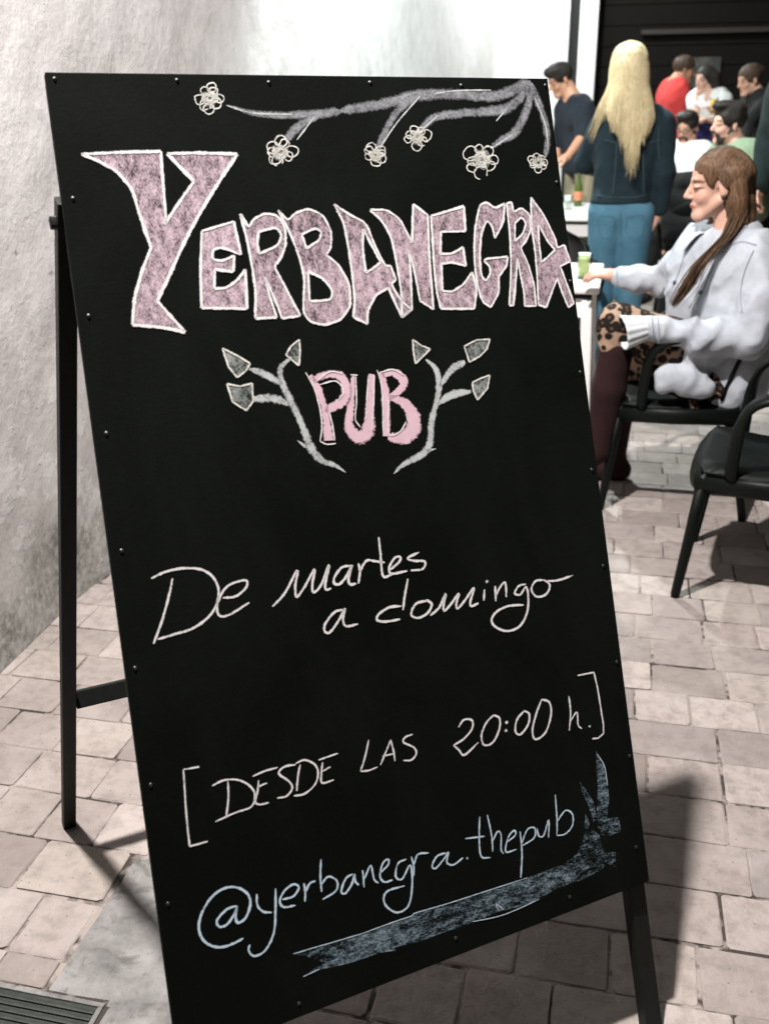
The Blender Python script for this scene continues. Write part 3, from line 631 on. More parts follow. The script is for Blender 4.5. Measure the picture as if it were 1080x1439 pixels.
word('chalk_white', 4.0, [(T4, [(408,290),(430,260),(462,262),(462,295),(430,335),(388,362)]), (T4, [(388,362),(410,380),(432,400),(487,350)]), (T4, [(550,240),(520,270),(500,320),(510,360),(545,350),(570,300),(572,255),(548,240)]), (T4, [(672,222),(642,258),(635,305),(655,318),(685,280),(690,238),(668,222)]), (T4, [(740,178),(720,230),(703,300),(715,338),(755,310),(777,240),(770,190),(738,178)])], [(T4, (600,270)), (T4, (597,303))])
word('chalk_white', 3.3, [(T4, [(848,165),(855,230),(850,303)]), (T4, [(853,268),(880,230),(885,280),(900,295)])], [(T4, (931,285))])
word('chalk_blue', 4.3, [(T5, [(300,583),(250,610),(190,625),(130,605),(98,550),(105,480),(150,400),(210,355),(270,350),(320,380),(332,430),(310,490),(275,512),(264,480),(272,440)]), (T5, [(270,435),(225,450),(180,500),(190,530),(225,520),(260,470),(272,435)])])
word('chalk_blue', 3.7, [(T5, [(362,380),(365,430),(390,460),(430,465)]), (T5, [(448,355),(448,450),(440,560),(400,640),(350,665),(325,640),(330,612)]), (T5, [(480,405),(530,390),(555,350),(530,335),(490,365),(468,410),(485,440),(540,432)]), (T5, [(578,330),(585,370),(583,415)]), (T5, [(585,375),(605,332),(632,320)]), (T5, [(657,220),(654,300),(660,370)]), (T5, [(660,335),(690,300),(730,320),(725,365),(665,405)]),
     (T5, [(802,288),(770,310),(750,368),(770,376),(800,330),(810,290),(815,322),(830,340)]), (T5, [(848,270),(855,350)]), (T5, [(855,312),(885,250),(900,310),(920,330)]), (T5, [(928,285),(965,245),(965,220),(940,240),(928,300),(950,325),(985,315)]), (T5, [(1048,220),(1010,240),(1000,300),(1030,310),(1066,248),(1076,330),(1060,430),(1010,465),(960,440),(945,400),(965,365),(1040,342)]),
     (T6, [(112,490),(122,530),(122,572)]), (T6, [(122,530),(140,482),(185,475)]), (T6, [(257,475),(220,490),(200,530),(215,540),(250,500),(268,473),(262,515),(290,525),(330,495)])], [(T6, (348,497))])
word('chalk_blue', 3.3, [(T6, [(400,322),(398,420),(407,490),(445,495)]), (T6, [(340,415),(420,405)]), (T6, [(432,315),(450,400),(455,470)]), (T6, [(455,425),(475,385),(490,400),(490,460),(500,478)]), (T6, [(515,430),(550,400),(545,380),(520,410),(510,470),(555,460)]), (T6, [(570,385),(578,480),(573,580)]), (T6, [(575,440),(600,378),(630,370),(630,410),(580,445)]), (T6, [(640,370),(650,405),(670,400),(690,338),(690,410)]), (T6, [(718,230),(725,330),(725,400)]), (T6, [(725,345),(760,297),(790,312),(790,360),(760,395),(725,402)])])
# blue brush flourish
t5 = tr(T5, [(530,655),(620,628),(700,605),(850,560),(1000,505),(1075,480)]); t6 = tr(T6, [(130,728),(260,690),(400,645),(600,580),(750,525),(810,480),(838,420),(852,395),(880,380),(905,400),(912,440),(935,500),(918,545),(830,590),(720,628),(650,670),(560,705),(480,722),(380,765),(280,800),(140,850),(40,875)]); t5b = tr(T5, [(1000,640),(930,650),(800,695),(700,720),(650,727),(575,760),(640,715),(670,695),(600,670)])
c = Chalk(); c.fill(t5+t6+t5b); fl = c.build('chalk_flourish', M['chalk_blue_fill'], board)
c = Chalk()
for P in [[(890,45),(925,100),(940,180),(945,250),(935,330),(900,380),(893,300),(898,200),(892,110)], [(820,175),(845,205),(880,260),(895,330),(880,345),(860,280),(832,220)], [(905,345),(940,330),(985,325),(996,385),(940,405),(912,400)], [(925,475),(975,470),(970,535),(930,515)], [(845,310),(862,350),(850,440),(822,470),(840,400)]]: c.fill(tr(T6, P), lift=.0004)
c.build('chalk_flourish', M['chalk_blue_fill'], fl)
c = Chalk()
for P in [t5[:4], t5[3:]+t6[:4], tr(T6, [(370,765),(480,742),(560,712),(650,670)]), tr(T5, [(575,760),(650,725)]), tr(T6, [(895,60),(925,110),(938,190)]), tr(T6, [(480,720),(470,690),(500,715)])]: c = Chalk(); c.stroke(P, 1.7, lift=.0007); c.build('chalk_outline', M['chalk_blue'], fl)
# ================================================================== FURNITURE
def make_chair(label, back_open=False):
    """stackable black resin armchair, front towards +x"""
    t = empty('armchair'); tag(t, label, 'chair', 'black resin armchairs of the terrace')
    # seat: dished shell with rolled front lip
    prof = [(-.22, .425), (-.18, .418), (-.08, .412), (.06, .416), (.15, .428), (.20, .432), (.228, .424), (.243, .400), (.246, .372), (.243, .352)]
    v = []; n = 12; k = len(prof)
    for layer in (0, 1):
        for i, (x, z_) in enumerate(prof):
            nx, nz = (0, -.012) if i < 6 else (-.012*sin((i-5)/4*pi/2), -.012*cos((i-5)/4*pi/2))
            wid = .225-.02*max(0, -x/.22)-(.012 if i >= 7 else 0)
            for j in range(n+1):
                s_ = -1+2*j/n; edge = abs(s_)**4
                v.append((x-.03*edge*(i > 5)+(nx if layer else 0), s_*wid, z_+.018*edge*(i < 6)-(.03*max(0, abs(s_)-.86)/.14 if i < 6 else 0)+(nz if layer else 0)))
    f = []; m_ = n+1; o = k*m_
    for i in range(k-1):
        for j in range(n):
            a = i*m_+j; f.append((a, a+m_, a+m_+1, a+1)); f.append((o+a, o+a+1, o+a+m_+1, o+a+m_))
    for i in range(k-1): f.append((i*m_, o+i*m_, o+(i+1)*m_, (i+1)*m_)); f.append((i*m_+n, (i+1)*m_+n, o+(i+1)*m_+n, o+i*m_+n))
    for j in range(n): f.append((j, j+1, o+j+1, o+j)); a = (k-1)*m_; f.append((a+j, o+a+j, o+a+j+1, a+j+1))
    b = MB(); b.add(v, f); b.build('seat', M['resin'], t)
    b = MB()
    for s_ in (-1, 1): b.tube([(-.215, s_*.214, .385), (0, s_*.220, .378), (.215, s_*.212, .376)], .018, 10, 1.7)
    b.tube([(-.21, -.2, .395), (-.212, 0, .395), (-.21, .2, .395)], .02, 8, 1.2); b.build('apron', M['resin'], t)
    # backrest: curved shell with a rounded top
    v = []; f = []; nu, nv = 14, 10
    for layer in (0, 1):
        for i in range(nv+1):
            h_ = i/nv; z_ = .44+.42*h_; x = -.205-.13*h_**1.2
            w = .205+.025*sin(pi*h_*.9)-(.10*max(0, (h_-.72)/.28)**2.2)
            for j in range(nu+1):
                s_ = -1+2*j/nu; cur = .055*s_*s_
                v.append((x+cur-(.013 if layer else 0), s_*w, z_-.035*s_*s_*h_**3))
    m_ = nu+1; o = (nv+1)*m_
    for i in range(nv):
        for j in range(nu):
            if back_open and 2 <= i <= nv-3 and 2 <= j <= nu-3: continue
            a = i*m_+j; f.append((a, a+1, a+m_+1, a+m_)); f.append((o+a, o+a+m_, o+a+m_+1, o+a+1))
    for i in range(nv): a = i*m_; f.append((a, a+m_, o+a+m_, o+a)); a = i*m_+nu; f.append((a, o+a, o+a+m_, a+m_))
    for j in range(nu): a = nv*m_+j; f.append((a, a+1, o+a+1, o+a)); f.append((j, o+j, o+j+1, j+1))
    b = MB(); b.add(v, f); b.build('backrest', M['resin'], t)
    for s_ in (-1, 1):
        line = smoothline([(-.285, s_*.205, .70), (-.20, s_*.245, .685), (-.08, s_*.262, .674), (.01, s_*.262, .668), (.075, s_*.258, .640), (.105, s_*.250, .585), (.115, s_*.240, .50), (.118, s_*.228, .40)], 5)
        b = MB(); b.tube(line, list(np.interp(np.linspace(0, 1, len(line)), [0, .2, .5, .75, 1], [.020, .025, .027, .021, .018])), 10, .5, up=(0, s_*.3, 1)); b.build('armrest', M['resin'], t)
    for (x, y, fx, fy) in ((.19, -.205, .235, -.232), (.19, .205, .235, .232), (-.2, -.195, -.275, -.232), (-.2, .195, -.275, .232)):
        b = MB(); b.tube([(x, y, .41), ((x+fx)/2, (y+fy)/2, .205), (fx, fy, .012), (fx, fy, 0)], [.021, .018, .015, .014], 10); b.build('leg', M['resin'], t)
    return t
def place(o, loc, rz): o.location = loc; o.rotation_euler = (0, 0, rz); return o
GC = 'black resin armchairs of the terrace'
ch = make_chair('empty black resin armchair standing on the bare paving before the seated woman')
# front feet found at (.237,2.93) and (.310,3.35): the chair faces the wall
near = place(ch, (.2735+.235*.985+.008, 3.14-.235*.17, 0), pi-.172)
def chair(label, loc, rz):
    c = copy_tree(ch); c['label'] = label; return place(c, loc, rz)
hers = chair('black resin armchair the woman in the pale denim jacket sits on', (.232, 3.835, 0), pi-.02)
chair('black resin armchair pushed in behind the small white table', (-.36, 5.06, 0), -pi/2+.1)
chair('black resin armchair with a black jacket hung over its back', (.50, 7.45, 0), pi/2)
chair('black resin armchair under the bearded man in the green T-shirt', (1.03, 7.1, 0), pi-.3)
def make_table(label, x0, x1, y0, y1, h_=.73):
    cx, cy = (x0+x1)/2, (y0+y1)/2; t = empty('terrace_table', (cx, cy, 0)); tag(t, label, 'table', 'white plastic terrace tables')
    w, d = (x1-x0)/2, (y1-y0)/2
    b = MB(); b.box((-w,-d,h_-.028), (w,d,h_)); b.build('tabletop', M['white_plastic'], t, smooth=True, bevel=.008)
    b = MB(); b.box((-w+.03,-d+.03,h_-.05), (w-.03,d-.03,h_-.029)); b.build('under_frame', M['dark_paint'], t, smooth=False, bevel=.003)
    b = MB(); i_ = .05
    for s_ in (-1, 1): b.box((-w+i_, s_*(d-i_)-.012, h_-.13), (w-i_, s_*(d-i_)+.012, h_-.051))
    for s_ in (-1, 1): b.box((s_*(w-i_)-.012, -d+i_+.013, h_-.13), (s_*(w-i_)+.012, d-i_-.013, h_-.051))
    b.build('apron', M['white_plastic'], t, smooth=False, bevel=.002)
    for sx in (-1, 1):
        for sy in (-1, 1):
            b = MB(); b.bar((sx*(w-i_), sy*(d-i_), h_-.055), (sx*(w-.02), sy*(d-.02), 0), .045, .045, (1, 0, 0)); b.build('leg', M['white_plastic'], t, smooth=False, bevel=.006)
    return t
make_table('white plastic table in front of the seated woman, with a green drink on it', -.80, -.0785, 4.21, 4.93)
make_table('white plastic table behind the standing blonde woman, with beer bottle on it', -1.05, -.12, 7.05, 8.15)
def bottle(label, loc_, h_=.235):
    t = empty('beer_bottle', loc_); tag(t, label, 'bottle'); s_ = h_/.235
    b = MB(); b.lathe([(r*s_, z_*s_) for r, z_ in [(.026,0),(.030,.004),(.0305,.02),(.0305,.125),(.028,.145),(.019,.17),(.0135,.19),(.0125,.225),(.0140,.228),(.0135,.235)]], n=20); b.build('body', M['green_glass'], t)
    b = MB(); b.lathe([(.0309*s_, .045*s_), (.0311*s_, .046*s_), (.0311*s_, .105*s_), (.0309*s_, .106*s_)], n=20); b.build('label', M['label_red'], t)
p_ = atz(816, 284, .73)
bottle('green glass beer bottle standing on the far white table', (p_[0]-.01, 7.85, .73))
p_ = at(797, 285, 7.55)
cup = empty('cup', (p_[0], 7.55, .73)); tag(cup, 'short clear glass tumbler beside the beer bottle', 'glass')
b = MB(); b.lathe([(.026,0),(.034,.1),(.032,.1),(.024,.006)], n=18); b.build('body', M['glass'], cup)
b = MB(); b.lathe([(.0232,.008),(.0285,.06)], n=18); b.build('drink', M['white_plastic'], cup)
p_ = at(818, 402, 4.46); DR = np.array([p_[0], 4.46, .73])
t = empty('tumbler', DR); tag(t, 'tall glass of lime green drink on the small white table', 'glass')
b = MB(); b.lathe([(.028,0),(.034,.105),(.032,.105),(.026,.006)], n=20); b.build('body', M['glass'], t)
b = MB(); b.lathe([(.0255,.008),(.0305,.082)], n=20); b.build('drink', M['lime'], t)
# ================================================================== PEOPLE
# bodies and clothes are smooth blends of limb volumes, meshed on a fine lattice
def nrm(v): v = np.asarray(v, float); return v/(np.linalg.norm(v)+1e-12)
def cap(a, b, ra, rb=None, k=.02, op=1): return ('c', np.array(a, float), np.array(b, float), float(ra), float(ra if rb is None else rb), k, op)
def ell(c, r, Q=None, k=.015, op=1): return ('e', np.array(c, float), np.array(r, float), np.eye(3) if Q is None else np.asarray(Q, float), None, k, op)
def chain(pts, rad, k=.02): return [cap(a, b, ra, rb, k) for a, b, ra, rb in zip(pts, pts[1:], rad, rad[1:])]
def sdf_mesh(name, prims, res, fold=None, cut=None):
    lo = np.full(3, 1e9); hi = -lo
    for p in prims:
        if p[6] < 0: continue
        if p[0] == 'c': r = max(p[3], p[4]); lo = np.minimum(lo, np.minimum(p[1], p[2])-r); hi = np.maximum(hi, np.maximum(p[1], p[2])+r)
        else: r = np.max(p[2]); lo = np.minimum(lo, p[1]-r); hi = np.maximum(hi, p[1]+r)
    lo -= res*4; hi += res*4; dim = np.ceil((hi-lo)/res).astype(int)+1
    D = np.full(dim, .25, np.float32)
    ax = [lo[i]+res*np.arange(dim[i]) for i in range(3)]
    for p in prims:
        k = p[5]
        if p[0] == 'c': r = max(p[3], p[4]); a = np.minimum(p[1], p[2])-r; b = np.maximum(p[1], p[2])+r
        else: r = np.max(p[2]); a = p[1]-r; b = p[1]+r
        pad = 2.2*k+3*res+.02
        i0 = np.clip(np.floor((a-pad-lo)/res).astype(int), 0, dim-1); i1 = np.clip(np.ceil((b+pad-lo)/res).astype(int)+1, 1, dim)
        X = ax[0][i0[0]:i1[0]][:, None, None]; Y = ax[1][i0[1]:i1[1]][None, :, None]; Z = ax[2][i0[2]:i1[2]][None, None, :]
        if p[0] == 'c':
            A = p[1]; BA = p[2]-A; L2 = BA@BA+1e-12
            t = np.clip(((X-A[0])*BA[0]+(Y-A[1])*BA[1]+(Z-A[2])*BA[2])/L2, 0, 1)
            d = np.sqrt((X-A[0]-t*BA[0])**2+(Y-A[1]-t*BA[1])**2+(Z-A[2]-t*BA[2])**2)-(p[3]+(p[4]-p[3])*t)
        else:
            C = p[1]; R_ = p[2]; Q = p[3]; q = [(Q[i, 0]*(X-C[0])+Q[i, 1]*(Y-C[1])+Q[i, 2]*(Z-C[2])) for i in range(3)]
            k0 = np.sqrt(sum((q[i]/R_[i])**2 for i in range(3))); k1 = np.sqrt(sum((q[i]/R_[i]**2)**2 for i in range(3)))+1e-9; d = k0*(k0-1)/k1
        sl = (slice(i0[0], i1[0]), slice(i0[1], i1[1]), slice(i0[2], i1[2])); cur = D[sl]
        if p[6] > 0:
            h_ = np.clip(.5+.5*(cur-d)/k, 0, 1); D[sl] = cur*(1-h_)+d*h_-k*h_*(1-h_)
        else:
            d = -d; h_ = np.clip(.5-.5*(cur-d)/k, 0, 1); D[sl] = cur*(1-h_)+d*h_+k*h_*(1-h_)
    if fold is not None:
        X, Y, Z = np.meshgrid(*ax, indexing='ij', sparse=True); D += fold(X, Y, Z).astype(np.float32)
    if cut is not None:
        X, Y, Z = np.meshgrid(*ax, indexing='ij', sparse=True); D = np.maximum(D, cut(X, Y, Z))
    D[0] = D[-1] = .1; D[:, 0] = D[:, -1] = .1; D[:, :, 0] = D[:, :, -1] = .1
    # surface nets
    s = D < 0
    c8 = [s[i:dim[0]-1+i, j:dim[1]-1+j, l:dim[2]-1+l] for i in (0, 1) for j in (0, 1) for l in (0, 1)]
    cnt = sum(c.astype(np.int8) for c in c8); act = (cnt > 0) & (cnt < 8)
    idx = np.full(act.shape, -1, np.int64); I = np.argwhere(act); idx[act] = np.arange(len(I))
    acc = np.zeros((len(I), 3)); num = np.zeros(len(I)); I0, I1, I2 = I.T
    for axis in range(3):
        for o1 in (0, 1):
            for o2 in (0, 1):
                o = [0, 0, 0]; oth = [a for a in range(3) if a != axis]; o[oth[0]] = o1; o[oth[1]] = o2; e = list(o); e[axis] = 1
                d0 = D[I0+o[0], I1+o[1], I2+o[2]]; d1 = D[I0+e[0], I1+e[1], I2+e[2]]; x = (d0 < 0) != (d1 < 0)
                t = np.where(x, d0/(d0-d1+1e-12), 0); pos = np.tile(np.array(o, float), (len(I), 1)); pos[:, axis] = t
                acc += pos*x[:, None]; num += x
    V = lo+res*(I+acc/num[:, None]); F = []
    for axis in range(3):
        oth = [a for a in range(3) if a != axis]
        a = np.moveaxis(s, axis, 0); ch_ = a[:-1] != a[1:]; E_ = np.argwhere(ch_)
        full = np.zeros_like(E_); full[:, axis] = E_[:, 0]; full[:, oth[0]] = E_[:, 1]; full[:, oth[1]] = E_[:, 2]
        ok = (full[:, oth[0]] > 0) & (full[:, oth[1]] > 0) & (full[:, oth[0]] < dim[oth[0]]-1) & (full[:, oth[1]] < dim[oth[1]]-1); full = full[ok]
        q = []
        for (u, w) in ((1, 1), (0, 1), (0, 0), (1, 0)):
            g_ = full.copy(); g_[:, oth[0]] -= u; g_[:, oth[1]] -= w; q.append(idx[g_[:, 0], g_[:, 1], g_[:, 2]])
        q = np.stack(q, 1); ins = s[full[:, 0], full[:, 1], full[:, 2]]
        flip = ins if axis != 1 else ~ins
        q[~flip] = q[~flip][:, ::-1]; F.append(q)
    F = np.concatenate(F); F = F[(F >= 0).all(1)]
    me = bpy.data.meshes.new(name); me.vertices.add(len(V)); me.vertices.foreach_set('co', V.ravel())
    me.loops.add(F.size); me.loops.foreach_set('vertex_index', F.ravel().astype(np.int32)); me.polygons.add(len(F))
    me.polygons.foreach_set('loop_start', np.arange(0, F.size, 4, dtype=np.int32)); me.update(calc_edges=True); me.validate(); return me
def offset_mesh(me, o):
    co = np.empty(len(me.vertices)*3); me.vertices.foreach_get('co', co); me.vertices.foreach_set('co', (co.reshape(-1, 3)-np.asarray(o)).ravel()); me.update()
def frame(f, up=(0, 0, 1)):
    f = nrm(f); l = nrm(np.cross(up, f)); u = np.cross(f, l); return np.array([f, l, u])     # rows: forward, left, up
def head_prims(O, Q, sc=1.0, female=False):
    def P(x, y, z_): return O+sc*(Q[0]*x+Q[1]*y+Q[2]*z_)
    def E(c, r, k=.012, op=1): return ell(P(*c), np.array(r)*sc, Q, k, op)
    j = .9 if female else 1.0; L = []
    L += [E((-.012,0,.035), (.093,.073,.082)), E((.026,0,-.03), (.057,.053*j,.076), .02), cap(P(.064,-.010,-.099), P(.064,.010,-.099), .020*sc, k=.015*sc)]
    for s_ in (-1, 1):
        L += [cap(P(-.005,.048*j*s_,-.05), P(.055,.014*s_,-.099), .020*sc, .017*sc, .018*sc), E((.050,.031*s_,-.034), (.024,.020,.024), .014)]
    L += [cap(P(.072,-.03,.02), P(.072,.03,.02), .010*sc, k=.012*sc)]
    for s_ in (-1, 1): L += [E((.098,.032*s_,.0), (.021,.016,.011), .008, -1)]
    for s_ in (-1, 1): L += [E((.070,.031*s_,-.001), (.0135,.0145,.0115), .004)]
    L += [cap(P(.080,0,.010), P(.104 if not female else .102,0,-.030), .0075*sc, .0105*sc, .009*sc)]
    for s_ in (-1, 1): L += [cap(P(.090,.010*s_,-.035), P(.090,.010*s_,-.035), .0075*sc, k=.006*sc)]
    L += [cap(P(.074,-.018,-.0635), P(.0825,0,-.062), .0058*sc, .0068*sc, .007*sc), cap(P(.074,.018,-.0635), P(.0825,0,-.062), .0058*sc, .0068*sc, .007*sc), cap(P(.0745,-.012,-.0745), P(.0745,.012,-.0745), .0080*sc, k=.007*sc)]
    for s_ in (-1, 1):
        Qe = np.array([nrm(Q[0]-Q[1]*.35*s_), nrm(Q[1]*s_+Q[0]*.35*s_*s_), Q[2]])
        L += [ell(P(-.012,.073*s_,-.012), np.array((.017,.0075,.031))*sc, Qe, .005)]
    return L, P
def hand_prims(wr, d, palm, sc=1.0, curl=.5, spread=.10, flip=1):
    """wr wrist, d direction of the hand, palm normal; thumb on the side given by flip"""
    d = nrm(d); n_ = nrm(np.asarray(palm)-d*(np.asarray(palm)@d)); s_ = np.cross(d, n_)*flip; L = []
    L += [cap(wr, wr+d*.03*sc, .024*sc, .027*sc, .012)]
    base = wr+d*.078*sc
    for i, (o, ln) in enumerate(((.030, .068), (.010, .078), (-.010, .073), (-.029, .057))):
        b0 = base+s_*o*sc-d*(.004*abs(i-1))*sc; L.append(cap(wr+d*.03*sc+s_*o*.55*sc, b0, .016*sc, .0115*sc, .010))
        dd = nrm(d+s_*(o*spread*25)*.4); a1 = curl*.6; p1 = b0+ln*.45*sc*(dd*cos(a1)+n_*sin(a1)); a2 = curl*1.5; p2 = p1+ln*.32*sc*(dd*cos(a2)+n_*sin(a2)); a3 = curl*2.2; p3 = p2+ln*.26*sc*(dd*cos(a3)+n_*sin(a3))
        L += [cap(b0, p1, .0098*sc, .0088*sc, .003), cap(p1, p2, .0088*sc, .008*sc, .003), cap(p2, p3, .008*sc, .0068*sc, .003)]
    t0 = wr+d*.025*sc+s_*.022*sc; t1 = t0+(d*.6+s_*.62+n_*.35)*.04*sc; t2 = t1+(d*.85+s_*.2+n_*(.3+curl*.4))*.032*sc; t3 = t2+(d*.9-s_*.05+n_*(.3+curl*.5))*.024*sc
    L += [cap(t0, t1, .015*sc, .0115*sc, .008), cap(t1, t2, .0112*sc, .0095*sc, .003), cap(t2, t3, .0095*sc, .0078*sc, .003)]
    return L
def torso_prims(levels, left, grow=0.0, n=4, k=.03):
    """levels: (centre, half width, radius) from hip to shoulder"""
    L = []
    for (c0, w0, r0_), (c1, w1, r1) in zip(levels, levels[1:]):
        for t in np.linspace(0, 1, n):
            c = np.asarray(c0)*(1-t)+np.asarray(c1)*t; w = w0*(1-t)+w1*t; r = r0_*(1-t)+r1*t
            L.append(cap(c-left*w, c+left*w, r+grow, k=k))
    return L
def foot_prims(an, f, sc=1.0):
    f = nrm((f[0], f[1], 0)); a = np.array([an[0], an[1], .0]); return [cap(np.asarray(an), a+f*(-.02)+np.array([0,0,.05]), .04*sc, .042*sc, .02), cap(a-f*.035+np.array([0,0,.04]), a+f*.12+np.array([0,0,.034]), .038*sc, .032*sc, .02), cap(a+f*.12+np.array([0,0,.034]), a+f*.165+np.array([0,0,.028]), .032*sc, .026*sc, .02)]
def folds(amp, sc, seed, zs=1.0):
    rs = np.random.default_rng(seed); w = [(nrm(rs.normal(size=3))*sc*rs.uniform(.7, 1.6), rs.uniform(0, 6), nrm(rs.normal(size=3))*sc*.6, rs.uniform(0, 6)) for _ in range(5)]
    def f(X, Y, Z):
        s = 0
        for a, p0, b, p1 in w: s = s+np.sin(a[0]*X+a[1]*Y+a[2]*zs*Z+p0+1.6*np.sin(b[0]*X+b[1]*Y+b[2]*Z+p1))
        return amp*(np.abs(s)/2.2-.6)
    return f
def paint_skin(me, O, Q, sc, lips=(.80,.40,.42), brow=(.22,.16,.13), lash=.12, beard=None):
    """natural colouring of the face: lips, brows, lash line, flush"""
    n = len(me.vertices); co = np.empty(n*3); me.vertices.foreach_get('co', co); co = (co.reshape(-1, 3)-O)/sc; L = co@Q.T
    C = np.ones((n, 4)); x, y, z_ = L.T; front = x > .045
    def blend(mask, col): C[:, :3] = C[:, :3]*(1-mask[:, None])+C[:, :3]*np.array(col)*mask[:, None]
    ay = np.abs(y)
    m = np.clip(1.25-np.sqrt(((ay)/.021)**2+((z_+.0675)/.0095)**2), 0, .4)/.4*front*(x > .07); blend(m, lips)
    m = np.clip(1.3-np.sqrt(((ay-.034)/.021)**2+((z_-.021+.25*np.abs(ay-.03))/.0055)**2), 0, .5)/.5*front; blend(m, brow)
    m = np.clip(1.3-np.sqrt(((ay-.032)/.016)**2+((z_+.003)/.0042)**2), 0, .5)/.5*front; blend(m, (lash, lash, lash))
    m = np.clip(1-np.sqrt(((ay-.042)/.03)**2+((z_+.035)/.03)**2), 0, 1)*front*.5; blend(m, (1.0, .78, .76))
    a = me.color_attributes.new('paint', 'FLOAT_COLOR', 'POINT'); a.data.foreach_set('color', C.ravel())
def strands(paths, rad, seed=1):
    """thin locks of hair: one mesh"""
    rs = random.Random(seed); b = MB(); st = []
    for P in paths:
        n0 = len(b.v); L = smoothline(P, 4); k = len(L); r = rad*rs.uniform(.7, 1.35)
        b.tube(L, [r*(.5+.5*min(1, (i+1)/4))*(1-.85*(i/(k-1))**3) for i in range(k)], 4, cap=True); st += [rs.random()]*(len(b.v)-n0)
    me = mesh('hair_strands', b.v, b.f); a = me.attributes.new('strand', 'FLOAT', 'POINT'); a.data.foreach_set('value', st); return me
def hair_cap(O, Q, sc=1.0, back=0, face=((.118,0,-.012), (.076,.105,.072)), r=(.101,.081,.087), c=(-.016,0,.037), k=.006):
    def P(x, y, z_): return O+sc*(Q[0]*x+Q[1]*y+Q[2]*z_)
    return [ell(P(*c), np.array(r)*sc, Q, .01)], [ell(P(*face[0]), np.array(face[1])*sc, Q, k, -1)], P

def person(label, base, head, hf, torso, left, arms, legs, top, bottom, skinm='skin_tan', hairm='hair_dark', res=.009, sleeve=1.0, short=False, topgrow=.014, female=False, sc=1.0, group=None,
           hair_extra=None, hair_top=.010, shoes='black_cotton', curl=.5, seed=1, neckless=False, brow=(.22,.16,.13), top_from=0, hem=None):
    """head: eye-level centre; hf: where the face looks; arms: two lists shoulder,elbow,wrist,handdir; legs: two lists hip,knee,ankle,footdir"""
    O = np.asarray(head, float); Q = frame(hf); base = np.asarray(base, float); base[2] = 0
    root = empty('person', base); tag(root, label, 'person', group)
    neck = np.asarray(torso[-1][0])+np.array([0, 0, .02])
    hp, P = head_prims(O, Q, sc, female); nr = .046 if female else .056
    prims = torso_prims(torso, left)+[cap(P(-.030,0,-.05), neck, nr*sc, (nr+.012)*sc, .03)]
    prims += [cap(torso[-1][0]-left*torso[-1][1], torso[-1][0]+left*torso[-1][1], .05, k=.04)]
    for a in arms:
        sh, el, wr, hd = a[:4]; r = .85 if female else 1.0
        prims += chain([sh, el, wr], [.052*r, .041*r, .027*r], .025); prims += hand_prims(np.asarray(wr), hd, a[4] if len(a) > 4 else (0, 0, -1), .95 if female else 1.05, curl)
    for hip, kn, an, fd in legs:
        prims += chain([hip, kn, an], [.085, .056, .038], .03)+foot_prims(an, fd, .85 if female else 1.0)
    prims += hp
    me = sdf_mesh('body', prims, res); paint_skin(me, O, Q, sc, brow=brow); offset_mesh(me, base); link('body', me, M[skinm], root)
    # top
    tp = torso_prims(torso[top_from:], left, topgrow, k=.02)+[cap(torso[-1][0]-left*torso[-1][1], torso[-1][0]+left*torso[-1][1], .05+topgrow, k=.04)]
    for a in arms:
        sh, el, wr = [np.asarray(q) for q in a[:3]]
        if short: e2 = sh+(el-sh)*sleeve; tp += chain([sh, e2], [.055+topgrow*.6, .052+topgrow*.8], .014)
        elif sleeve > 0: tp += chain([sh, el, el+(wr-el)*.93], [.052+topgrow*.7, .045+topgrow*.7, .034+topgrow*.6], .014)
    me = sdf_mesh('top', tp, res, folds(.0055, 26, seed), (lambda X, Y, Z: np.where(np.abs(X-torso[0][0][0]) < .17, hem-Z+0*Y, -1.0+0*Z+0*Y)) if hem else None); offset_mesh(me, base); link('top', me, M[top], root)
    # trousers / skirt
    bp = torso_prims([torso[0], (np.asarray(torso[0][0])*.7+np.asarray(torso[1][0])*.3, torso[1][1]*.95, torso[1][2]*.98)] if top_from == 0 else torso[:2], left, .004, k=.03)
    for hip, kn, an, fd in legs: bp += chain([hip, kn, np.asarray(an)+(np.asarray(kn)-np.asarray(an))*.12], [.095, .068, .055], .03)
    me = sdf_mesh('trousers', bp, res, folds(.003, 20, seed+5)); offset_mesh(me, base); link('trousers', me, M[bottom], root)
    sp = []
    for hip, kn, an, fd in legs: sp += [(q[0], q[1], q[2], q[3]+.006, q[4]+.006, q[5], q[6]) for q in foot_prims(an, fd, .85 if female else 1.0)[1:]]
    half = len(sp)//2
    for part in (sp[:half], sp[half:]):
        me = sdf_mesh('shoe', part, res); offset_mesh(me, base); link('shoe', me, M[shoes], root)
    h1, h2, P = hair_cap(O, Q, sc)
    ex = hair_extra(P, Q) if hair_extra else []
    me = sdf_mesh('hair', h1+[q for q in ex if q[6] > 0]+h2+[q for q in ex if q[6] < 0], res*.8, folds(.004, 60, seed+9)); offset_mesh(me, base); hr = link('hair', me, M[hairm], root)
    return root, O, Q, P, base

def A3(px, py, y): return at(px, py, y)
def legs_stand(hipL, hipR, f, gap=0.0, fy=0.0):
    out = []
    for h_ in (hipL, hipR):
        h_ = np.asarray(h_, float); kn = h_*1; kn[2] = .49; kn[:2] += nrm(f)[:2]*.02; an = h_*1; an[2] = .08; an[:2] -= nrm(f)[:2]*.01; out.append((h_, kn, an, f))
    return out
